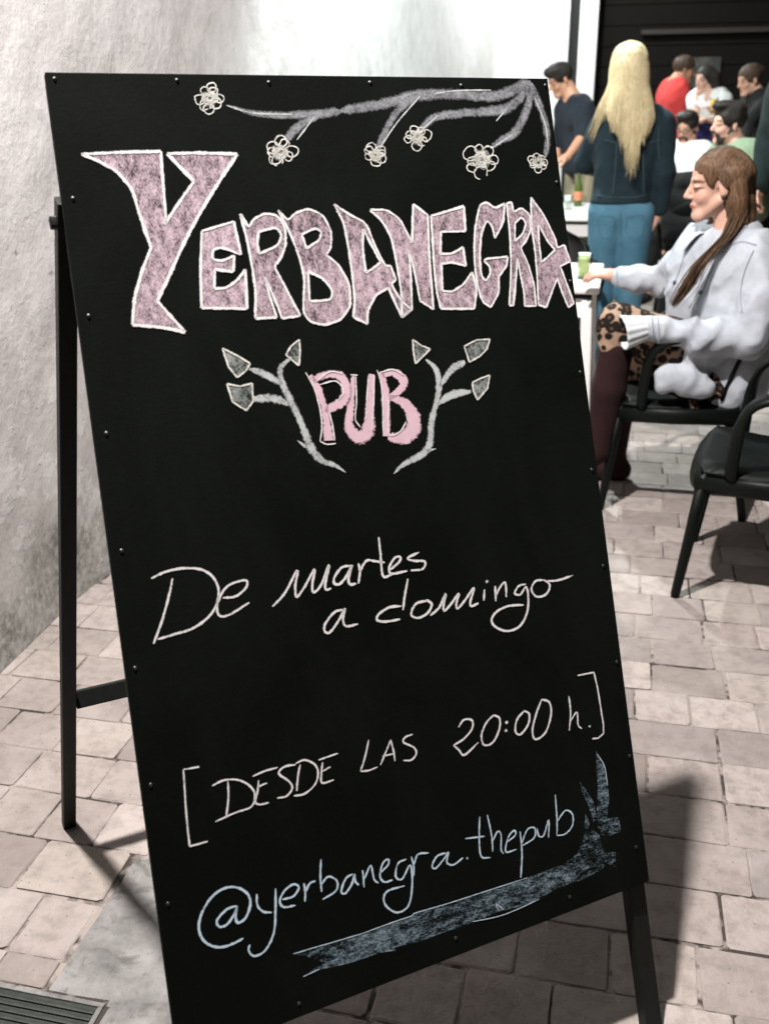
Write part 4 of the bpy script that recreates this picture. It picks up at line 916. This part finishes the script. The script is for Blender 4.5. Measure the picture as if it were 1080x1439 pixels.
# ------------------------------------------------------------------ the seated woman in the pale denim jacket
def seated_woman():
    base = np.array([.27, 3.83, 0.0]); root = empty('person', base)
    tag(root, 'woman in pale denim jacket and leopard print dress sitting in an armchair', 'person')
    y0 = 3.83; res = .0062
    O = A3(1006, 259, y0); Q = frame((-.985, -.10, -.10)); f = nrm((-.82, -.57, 0)); left = nrm(np.cross((0, 0, 1), f))
    hp, P = head_prims(O, Q, 1.0, True)
    lv = [(A3(1000, 530, y0), .085, .115), (A3(1004, 480, y0), .07, .098), (A3(1010, 420, y0), .085, .105), (A3(1018, 372, y0), .10, .085), (A3(1024, 345, y0+.01), .11, .052)]
    sL, eL, wL = A3(1062, 362, 3.69), A3(1046, 476, 3.60), A3(912, 460, 3.585)
    sR, eR, wR = A3(982, 350, 3.96), A3(930, 394, 4.06), A3(866, 388, 4.12)
    hL, hR = A3(1000, 528, 3.74), A3(985, 528, 3.93)
    kL, aL = A3(872, 456, 3.66), A3(838, 632, 3.62)
    kR, aR = A3(878, 508, 3.95), np.array([A3(862, 640, 3.95)[0], 3.95, .09])
    neck = lv[-1][0]+np.array([-.005, 0, .03])
    pr = torso_prims(lv, left)+[cap(P(-.034,0,-.05), neck, .043, .054, .03)]
    pr += chain([sL, eL, wL], [.045, .037, .025], .025)+chain([sR, eR, wR], [.045, .037, .025], .025)
    pr += hand_prims(wL, (-.62, .70, -.35), (0, -.2, -1), .9, .7, flip=-1)+hand_prims(wR, (-.93, .1, .12), (0, .25, -1), .95, .55, flip=-1)
    pr += chain([hL, kL, aL], [.085, .058, .04], .03)+chain([hR, kR, aR], [.085, .058, .04], .03)
    pr += foot_prims(aR, (-1, -.2, 0), .85)
    fd = nrm((-.8, -.3, -.35)); pr += [cap(aL, aL+fd*.09+np.array([0,0,-.05]), .04, .035, .02), cap(aL+fd*.09+np.array([0,0,-.05]), aL+fd*.16+np.array([0,0,-.06]), .033, .024, .02)]
    pr += hp
    me = sdf_mesh('body', pr, .0052); paint_skin(me, O, Q, 1.0, lips=(.62,.26,.26), brow=(.16,.10,.07), lash=.06); offset_mesh(me, base); link('body', me, M['skin_fair'], root)
    # jacket: oversize, dropped shoulders, gathered sleeves
    jl = [(A3(1002, 536, y0), .095, .122), (A3(1006, 480, y0), .09, .120), (A3(1012, 420, y0), .10, .118), (A3(1020, 372, y0), .122, .098), (A3(1026, 346, y0+.01), .12, .066)]
    jk = torso_prims(jl, left, 0, 4, .045)
    jk += chain([sL+np.array([0,0,-.005]), (sL+eL)/2+np.array([.022,-.012,0]), eL+np.array([.012,-.006,-.004]), (eL*.55+wL*.45)+np.array([0,-.006,-.010]), wL], [.070, .070, .066, .058, .044], .022)
    jk += chain([sR, (sR+eR)/2+np.array([-.01,0,-.01]), eR, (eR+wR)/2+np.array([0,0,-.006]), wR+np.array([.015,0,0])], [.068, .062, .056, .052, .042], .022)
    for px, py, y, r in ((940,528,3.60,(.05,.026,.045)), (965,538,3.60,(.055,.026,.048)), (988,545,3.60,(.04,.024,.036)), (930,545,3.60,(.03,.022,.028))): jk.append(ell(A3(px, py, y), r, None, .02))
    jk.append(cap(A3(965,530,3.62), A3(985,500,3.70), .05, .08, .03))
    for px, py, y, r in ((1000,500,3.63,.035), (975,503,3.61,.03)): jk.append(cap(A3(px,py,y), A3(px+25,py-22,y), r, k=.02))
    f1 = folds(.0085, 21, 3); f2 = folds(.0034, 52, 8)
    dirs = nrm(wL-eL)
    def ff(X, Y, Z):
        d = f1(X, Y, Z)+f2(X, Y, Z)
        s_ = (X-eL[0])*dirs[0]+(Y-eL[1])*dirs[1]+(Z-eL[2])*dirs[2]
        d = d+.0055*np.sin(75*s_+14*(Z-eL[2])*3)*np.exp(-((s_-.17)/.09)**2)*(Y < 3.72)*np.clip((Z-eL[2]+.10)/.03, 0, 1)
        s2 = (X-eR[0])*-1+(Z-eR[2])*.2
        d = d+.009*np.sin(70*s2+30*(Z-eR[2]))*np.exp(-((s2+.02)/.05)**2)*(Y > 3.95)
        return d
    me = sdf_mesh('jacket', jk, res, ff); offset_mesh(me, base); jo = link('jacket', me, M['denim_pale'], root)
    from mathutils.bvhtree import BVHTree
    bv = BVHTree.FromPolygons([v.co.copy() for v in me.vertices], [tuple(p.vertices) for p in me.polygons])
    camv = Vector((0, 0, CAM_H))-Vector(base)
    def hit(px, py):
        r = bv.ray_cast(camv, Vector(nrm(ray(px, py)))); return (np.array(r[0]), np.array(r[1])) if r[0] is not None else (None, None)
    for px, py in ((948, 397), (984, 411), (998, 352), (890, 452)):
        c, n_ = hit(px, py)
        if c is None: continue
        a = nrm(np.cross(n_, (0, 0, 1))); b_ = np.cross(n_, a); m_ = MB(); v = [c+n_*.006]
        for rr, hh in ((.0075, .006), (.0088, .002)): v += [c+a*cos(t)*rr+b_*sin(t)*rr+n_*hh for t in np.linspace(0, 2*pi, 13)[:-1]]
        m_.add(v, [(0, 1+j, 1+(j+1) % 12) for j in range(12)]+[(1+j, 13+j, 13+(j+1) % 12, 1+(j+1) % 12) for j in range(12)]); m_.build('button', M['dark_button'], jo)
    for line in ([(992,366),(985,390),(975,420),(968,432)], [(1002,372),(990,400),(978,430)], [(962,350),(955,378),(944,404)], [(1058,352),(1046,380),(1040,410),(1042,440)], [(915,432),(916,450),(918,470),(921,482)], [(922,431),(924,450),(926,470),(929,485)], [(868,372),(866,385),(868,402)], [(1015,350),(1040,340),(1062,345)]):
        pts = []
        for q in smoothline(line, 5):
            c, n_ = hit(*q)
            if c is not None and (not pts or np.linalg.norm(c-pts[-1]) < .06): pts.append(c+n_*.001)
        if len(pts) > 3: m_ = MB(); m_.tube(pts, .0022, 6); m_.build('seam', M['seam'], jo)
    # turned-down collar
    N = lv[-1][0]+np.array([-.006, 0, .058]); v = []; nn = 26
    fr = nrm(f); lf = left
    for i in range(nn+1):
        th = radians(22)+(2*pi-radians(44))*i/nn; d = fr*cos(th)+lf*sin(th); frn = max(0, cos(th))
        ri = .064+.020*frn; ro = .128+.045*frn**3; zi = .026-.050*frn; zo = -.020-.075*frn**1.5
        a = N+d*ri+np.array([0,0,zi]); m2 = N+d*(ri+.018)+np.array([0,0,zi+.014]); c = N+d*ro+np.array([0,0,zo])
        v += [a-base, m2-base, (m2+c)/2+d*.006+np.array([0,0,.004])-base, c-base]
    fc = [(i*4+j, i*4+j+1, (i+1)*4+j+1, (i+1)*4+j) for i in range(nn) for j in range(3)]
    me = mesh('collar', v, fc); co = link('collar', me, M['denim_pale'], jo); md = co.modifiers.new('thickness', 'SOLIDIFY'); md.thickness = .005; sd = co.modifiers.new('soft', 'SUBSURF'); sd.levels = sd.render_levels = 1
    # gathered white shirt cuff
    axis = nrm(A3(866, 470, 3.55)-wL); a = nrm(np.cross(axis, (0, 0, 1))); b_ = np.cross(axis, a); v = []; n = 104; L_ = np.linspace(0, 1, 14)
    for t in L_:
        for j in range(n):
            q = 2*pi*j/n; rr = (.039+.021*t**1.3)*(1+.03*min(1, t*2.5)*sin(13*q+.6)+.03*t*sin(5*q+2)); c = wL+axis*(-.012+.108*t); v.append(c+a*cos(q)*rr+b_*sin(q)*rr-base)
    fc = [(i*n+j, i*n+(j+1) % n, (i+1)*n+(j+1) % n, (i+1)*n+j) for i in range(13) for j in range(n)]
    me = mesh('shirt_cuff', v, fc); cu = link('shirt_cuff', me, M['cuff_cotton'], root); md = cu.modifiers.new('thickness', 'SOLIDIFY'); md.thickness = .003
    # leopard print dress over the lap
    dl = torso_prims(lv[:2], left, .012)
    dl += chain([hL, (hL+kL)/2+np.array([0,0,.012]), kL+np.array([-.01,0,.0])], [.105, .098, .076], .04)+chain([hR, (hR+kR)/2, kR*.86+hR*.14], [.10, .09, .074], .04)
    dl += [cap(kL+np.array([-.015,0,-.01]), kL+np.array([-.03,-.02,-.075]), .062, .045, .03)]
    me = sdf_mesh('dress', dl, res, folds(.006, 26, 12)); offset_mesh(me, base); dr = link('dress', me, M['leopard'], root)
    tl = chain([A3(972,556,3.64), A3(974,572,3.63), A3(973,590,3.63)], [.014, .017, .004], .01); me = sdf_mesh('dress_tail', tl, .004); offset_mesh(me, base); link('dress_tail', me, M['leopard'], dr)
    # dark red boots
    bt = [chain([kL*.80+aL*.20, (kL+aL)/2, aL], [.062, .060, .046], .02)+[cap(aL, aL+fd*.09+np.array([0,0,-.05]), .046, .041, .02), cap(aL+fd*.09+np.array([0,0,-.05]), aL+fd*.16+np.array([0,0,-.06]), .039, .03, .02)],
          chain([kR*.6+aR*.4, (kR+aR)/2, aR], [.058, .056, .046], .02)+[(q[0], q[1], q[2], q[3]+.007, q[4]+.007, q[5], q[6]) for q in foot_prims(aR, (-1, -.2, 0), .85)]]
    for part in bt: me = sdf_mesh('boot', part, .008); offset_mesh(me, base); link('boot', me, M['maroon'], root)
    # hair: parted, tucked behind the ear, one long lock over the chest
    h1, h2, _ = hair_cap(O, Q, 1.0, face=((.108,0,-.030), (.086,.12,.092)), r=(.101,.081,.088), c=(-.019,0,.036))
    hx = h1+[cap(P(-.055,.055,.03), P(-.058,.068,-.07), .040, .036, .02), cap(P(-.058,.068,-.07), A3(1042,318,3.79), .036, .032, .02), cap(P(-.085,0,.02), P(-.092,.01,-.15), .045, .045, .03), cap(P(-.06,-.055,.03), P(-.06,-.06,-.14), .04, .035, .02),
             cap(P(-.035,.066,.03), P(-.044,.074,-.05), .020, .026, .015)]
    lock = [A3(1036,300,3.765), A3(1022,330,3.70), A3(1000,352,3.665), A3(982,372,3.645), A3(966,398,3.64), A3(945,428,3.645)]
    hx += chain(lock, [.022, .016, .013, .014, .016, .005], .012)
    lock2 = [P(-.02,-.055,-.09), P(-.01,-.06,-.15), A3(984,334,3.87)]; hx += chain(lock2, [.026, .03, .022], .012)
    me = sdf_mesh('hair', hx+h2+[ell(P(-.004,.082,-.016), (.026,.030,.040), Q, .006, -1)], .0055, folds(.0030, 75, 21, .35)); offset_mesh(me, base); hr = link('hair', me, M['hair_auburn'], root)
    rs = random.Random(5); paths = []
    for i in range(600):
        ph = rs.uniform(-1.1, 1.1); u = rs.random(); sx_ = .045-.10*u; start = P(sx_, .012*rs.uniform(-1, 1)+.01, .036+.090*sqrt(1-((sx_+.020)/.103)**2))
        s_ = 1 if rs.random() < .8 else -1
        mid = P(.02-.10*u-.02, s_*(.086+rs.uniform(-.003,.003)), .055-.03*(1-u)+rs.uniform(-.01,.01)); m2 = P(-.035-.055*u, s_*(.089-.03*u**2), -.02); m3 = P(-.045-.06*u, s_*(.094-.05*u**2), -.085); e_ = P(-.05-.055*u, s_*(.088-.05*u), -.16-rs.uniform(0,.05))
        paths.append([q-base for q in (start, mid, m2, m3, e_)])
    for i in range(110):
        o = np.array([rs.gauss(0,.011), rs.gauss(0,.007)-.010, rs.gauss(0,.011)]); cut_ = rs.choice([5,6,6]); tw = rs.uniform(0,6); paths.append([q+o*(1,.75,.6,.8,1,.7)[j]-base+.004*np.array([sin(tw+j*1.3),0,cos(tw+j)]) for j, q in enumerate(lock[:cut_])])
    me = strands(paths, .0021, 3); link('hair_strands', me, M['hair_auburn'], hr)
    # dark drop earring
    m_ = MB(); e0 = P(-.014, .0825, -.036)-base; m_.lathe([(.001,.006),(.008,.003),(.009,0),(.008,-.004),(.001,-.008)], e0, 12); m_.lathe([(.001,-.008),(.004,-.014),(.005,-.024),(.001,-.030)], e0, 10); m_.build('earring', M['black_gloss'], root)
seated_woman()

# ------------------------------------------------------------------ blonde woman standing with her back to us
def blonde():
    y0 = 5.6; f = nrm((-.12, 1, 0)); left = nrm(np.cross((0,0,1), f))
    hips = A3(871, 297, y0); lv = [(hips, .062, .084), (A3(874, 262, y0), .046, .076), (A3(880, 222, y0), .062, .084), (A3(886, 190, y0), .090, .074), (A3(888, 168, y0), .098, .046)]
    sL, eL, wL = A3(846, 176, y0), A3(822, 228, y0+.10), A3(840, 236, y0+.30)
    sR, eR, wR = A3(930, 174, y0), A3(932, 240, y0-.02), A3(924, 296, y0+.02)
    hL, hR = A3(851, 300, y0), A3(893, 300, y0)
    arms = [(sL, eL, wL, (.5, .8, .1)), (sR, eR, wR, (-.15, .1, -1), (-1, 0, 0))]
    root, O, Q, P, base = person('blonde woman in dark denim jacket and blue jeans standing with her back turned', (hips[0], y0, 0), A3(882, 97, y0), (-.25, .97, -.1), lv, left, arms, legs_stand(hL, hR, f), 'denim_dark', 'jeans',
        'skin_fair', 'hair_blonde', .009, topgrow=.020, female=True, seed=31, hem=float(A3(875, 285, y0)[2]),
        hair_extra=lambda P, Q: [cap(P(-.055,0,.03), P(-.080,0,-.16), .076, .066, .03), cap(P(-.07,.04,-.05), P(-.09,.042,-.25), .042, .036, .03), cap(P(-.07,-.04,-.05), P(-.09,-.042,-.25), .042, .036, .03), cap(P(-.09,.0,-.2), P(-.125,-.012,-.42), .05, .022, .03), cap(P(-.06,.06,-.1), P(-.03,.14,-.27), .02, .008, .02)])
    rs = random.Random(9); paths = []
    for i in range(620):
        th = rs.uniform(-1.75, 1.75); rr = rs.uniform(0, 1); a = np.array([-cos(th), sin(th)])
        e = [P(rs.uniform(-.03,.03), rs.uniform(-.01,.01), .126), P(-.016+a[0]*.075, a[1]*.062, .100), P(-.02+a[0]*.104, a[1]*.090, .03), P(-.035+a[0]*.106, a[1]*.098, -.08)]
        w = a[1]*(.098+rs.uniform(-.02,.02)); ln = .30+.24*math.exp(-(a[1]/.55)**2)*rs.uniform(.55, 1.05)
        e += [P(-.085+a[0]*.065, w, -.19), P(-.105+a[0]*.055, w*.92+rs.uniform(-.012,.012), -.19-(ln-.19)*.5), P(-.115+a[0]*.05, w*.70+rs.uniform(-.025,.025), -ln)]
        paths.append([q-base for q in e])
    for i in range(26):
        u = rs.uniform(-.02,.02); paths.append([q-base for q in (P(-.02,.085,.0), P(-.05,.11+u*.3,-.1), P(-.075,.145+u,-.19), P(-.06,.19+u,-.28-rs.uniform(0,.08)))])
    me = strands(paths, .0030, 6); hr = [c for c in root.children if c.name.startswith('hair')][0]; link('hair_strands', me, M['hair_blonde'], hr)
    # back pockets and yoke seam of the jeans and jacket
    from mathutils.bvhtree import BVHTree
    camv = Vector((0, 0, CAM_H))-Vector(base)
    for part, mat, r_, lines in (('top', 'denim_seam', .0030, [[(848,196),(870,201),(905,201),(930,196)], [(866,202),(864,235),(860,274)], [(902,202),(903,235),(904,274)], [(838,274),(860,277),(890,277),(912,273)], [(926,178),(924,200),(926,225)]]),
                                 ('trousers', 'jeans_seam', .0028, [[(840,304),(862,306),(861,328),(850,336),(841,328),(840,304)], [(880,306),(902,304),(902,328),(892,336),(880,328),(880,306)], [(871,296),(872,320),(872,345)]])):
        ob = [c for c in root.children if c.name.split('.')[0] == part][0]; me = ob.data
        bv = BVHTree.FromPolygons([v.co.copy() for v in me.vertices], [tuple(p.vertices) for p in me.polygons])
        for line in lines:
            pts = []
            for q in smoothline(line, 5):
                h_ = bv.ray_cast(camv, Vector(nrm(ray(*q))))
                if h_[0] is not None and (not pts or np.linalg.norm(np.array(h_[0])-pts[-1]) < .07): pts.append(np.array(h_[0])+np.array(h_[1])*.0005)
            if len(pts) > 3: m_ = MB(); m_.tube(pts, r_, 5); m_.build('seam', M[mat], ob)
blonde()

def simple(label, y, head_px, hf, hips_px, sh_px, f, arms, top, bottom, skinm, hairm, seated=False, **kw):
    """head_px etc. in picture pixels at street depth y; f body facing"""
    f = nrm((f[0], f[1], 0)); left = nrm(np.cross((0,0,1), f)); hips = A3(*hips_px, y); sh = A3(*sh_px, y); fem = kw.get('female', False); w = .9 if fem else 1.0
    mid = hips*.45+sh*.55
    lv = [(hips, .085, .105), (hips*.62+sh*.38, .075*w, .097*w), (mid*.6+sh*.4, .105*w, .105*w), (sh+np.array([0,0,-.05]), .115*w, .08*w), (sh, .115*w, .05)]
    AR = []
    for s_, spec in zip((1, -1), arms):
        S_ = sh+left*s_*.168*w+np.array([0,0,-.025])
        if spec is None: AR.append((S_, S_+left*s_*.035+np.array([0,0,-.27]), S_+left*s_*.02+f*.06+np.array([0,0,-.50]), (f[0]*.2, f[1]*.2, -1), -left*s_))
        else: AR.append((S_, A3(*spec[0]), A3(*spec[1]), spec[2]))
    hl, hr = hips+left*.09, hips-left*.09
    if seated:
        LG = []
        for h_ in (hl, hr):
            kn = h_+f*.42; kn[2] = .48; an = kn+f*.02; an = np.array([an[0], an[1], .08]); LG.append((h_, kn, an, f))
    else: LG = legs_stand(hl, hr, f)
    return person(label, (hips[0], y, 0), A3(*head_px, y), hf, lv, left, AR, LG, top, bottom, skinm, hairm, **kw)
# man leaning over the far table
simple('man in dark navy T-shirt leaning over the far white table', 8.45, (786,112), (-.8,-.45,-.45), (818,232), (806,146), (-.85,-.5), [((818,192,8.2), (797,220,8.0), (-.8,-.4,-.3)), None], 'navy_cotton', 'khaki', 'skin_warm', 'hair_dark', short=True, sleeve=.95, seed=41,
       hair_extra=lambda P, Q: [ell(P(.01,0,.085), (.085,.07,.045), Q, .02), ell(P(.06,0,.09), (.04,.05,.025), Q, .02)])
simple('man in red T-shirt standing in front of the dark shutter', 10.5, (961,98), (.85,.15,-.15), (945,192), (946,121), (.93,.37), [None, ((957,146,10.35), (963,168,10.45), (.5,.3,.3))], 'red_cotton', 'black_cotton', 'skin_warm', 'hair_brown', short=True, sleeve=.9, seed=51)
r_, O, Q, P, base = simple('dark haired woman in white top and navy skirt standing by the dark shutter', 10.2, (990,112), (-.75,-.65,-.05), (998,188), (996,134), (-.4,-.9), [((1018,160,10.1), (1003,156,9.95), (-.6,-.3,.3)), ((975,160,10.1), (984,170,9.95), (.5,-.4,.2))], 'white_cotton', 'navy_skirt', 'skin_fair', 'hair_dark', short=True, sleeve=.55, female=True, seed=61, top_from=1, topgrow=.008,
       hair_extra=lambda P, Q: [cap(P(-.05,.06,.02), P(-.07,.08,-.17), .055, .05, .03), cap(P(-.07,0,.0), P(-.09,0,-.18), .06, .06, .03), cap(P(-.04,-.06,.0), P(-.05,-.06,-.10), .035, .03, .02)])
t = empty('drink_glass', A3(1001, 158, 9.93)); tag(t, 'glass of orange yellow drink held by the woman in the white top', 'glass')
b = MB(); b.lathe([(.028,-.02),(.038,.12),(.036,.12),(.026,-.014)], n=16); b.build('body', M['glass'], t); b = MB(); b.lathe([(.0265,-.012),(.0355,.10)], n=16); b.build('drink', M['yellow'], t)
simple('person in black top with pulled-back dark hair facing the drinkers', 9.5, (1052,112), (-.9,-.4,-.25), (1068,196), (1064,137), (-.9,-.4), [((1050,172,9.3), (1046,196,9.2), (-.5,-.2,-.5)), None], 'black_cotton', 'black_cotton', 'skin_tan', 'hair_brown', female=True, seed=71, hair_extra=lambda P, Q: [ell(P(-.10,0,.05), (.04,.045,.04), Q, .02)])
# seated men
r_, O, Q, P, base = simple('seated man with glasses and dark hair in a white T-shirt', 8.5, (965,179), (-.45,-.85,-.28), (964,262), (964,212), (-.35,-.93), [None, None], 'white_cotton', 'black_cotton', 'skin_tan', 'hair_dark', short=True, sleeve=.9, seed=81, seated=True, topgrow=.02,
       hair_extra=lambda P, Q: [ell(P(.035,0,.098), (.06,.07,.03), Q, .02)])
b = MB()
for s_ in (-1, 1): b.tube([P(.098, .032*s_+.024*cos(a), -.002+.018*sin(a))-base for a in np.linspace(0, 2*pi, 15)], .0028, 6); b.tube([P(.095,.056*s_,.004)-base, P(.03,.073*s_,.006)-base, P(-.01,.078*s_,.0)-base], .0025, 6)
b.tube([P(.099,-.008,.002)-base, P(.1,.008,.002)-base], .0025, 6); b.build('glasses', M['black_gloss'], r_)
def beard(P, Q, base, root, mat='beard'):
    pr = [cap(P(-.004,.055*s_,-.03), P(.045,.022*s_,-.092), .018, .019, .015) for s_ in (-1, 1)]+[cap(P(.058,-.014,-.098), P(.058,.014,-.098), .023, k=.015), cap(P(.084,-.018,-.05), P(.084,.018,-.05), .0065, k=.006), cap(P(.078,.028,-.06), P(.062,.026,-.09), .012, k=.01), cap(P(.078,-.028,-.06), P(.062,-.026,-.09), .012, k=.01)]
    me = sdf_mesh('beard', pr, .006, folds(.002, 90, 4)); offset_mesh(me, base); link('beard', me, M[mat], root)
beard(P, Q, base, r_)
r_, O, Q, P, base = simple('seated bearded man with swept dark hair in a green T-shirt', 6.9, (1022,174), (-.93,-.36,-.02), (1040,286), (1034,214), (-.8,-.6), [None, None], 'green_cotton', 'black_cotton', 'skin_fair', 'hair_dark', short=True, sleeve=.9, seed=91, seated=True, topgrow=.022,
       hair_extra=lambda P, Q: [ell(P(.03,0,.105), (.08,.06,.032), Q, .02), ell(P(-.03,0,.08), (.08,.075,.05), Q, .02)])
beard(P, Q, base, r_)
simple('person in long dark green coat standing beside the bearded man', 6.3, (1140,60), (-.3,-.95,0), (1140,238), (1138,122), (-.6,-.8), [None, None], 'teal_black', 'teal_black', 'skin_tan', 'hair_dark', seed=101, topgrow=.045)
# dark jacket hung over the back of a terrace chair
cj = A3(968, 292, 7.25); jb = np.array([cj[0], 7.25, 0]); t = empty('hung_jacket', jb); tag(t, 'black jacket hung over a chair back behind the seated woman', 'jacket')
pr = [cap(A3(950,256,7.25), A3(985,254,7.22), .06, .06, .04), cap(A3(944,282,7.25), A3(990,280,7.22), .075, .075, .04), cap(A3(944,312,7.22), A3(990,310,7.2), .075, .075, .04), cap(A3(943,330,7.22), A3(990,328,7.2), .065, .065, .04)]
me = sdf_mesh('jacket_shell', pr, .012, folds(.010, 16, 77)); offset_mesh(me, jb); link('jacket_shell', me, M['black_cotton'], t)
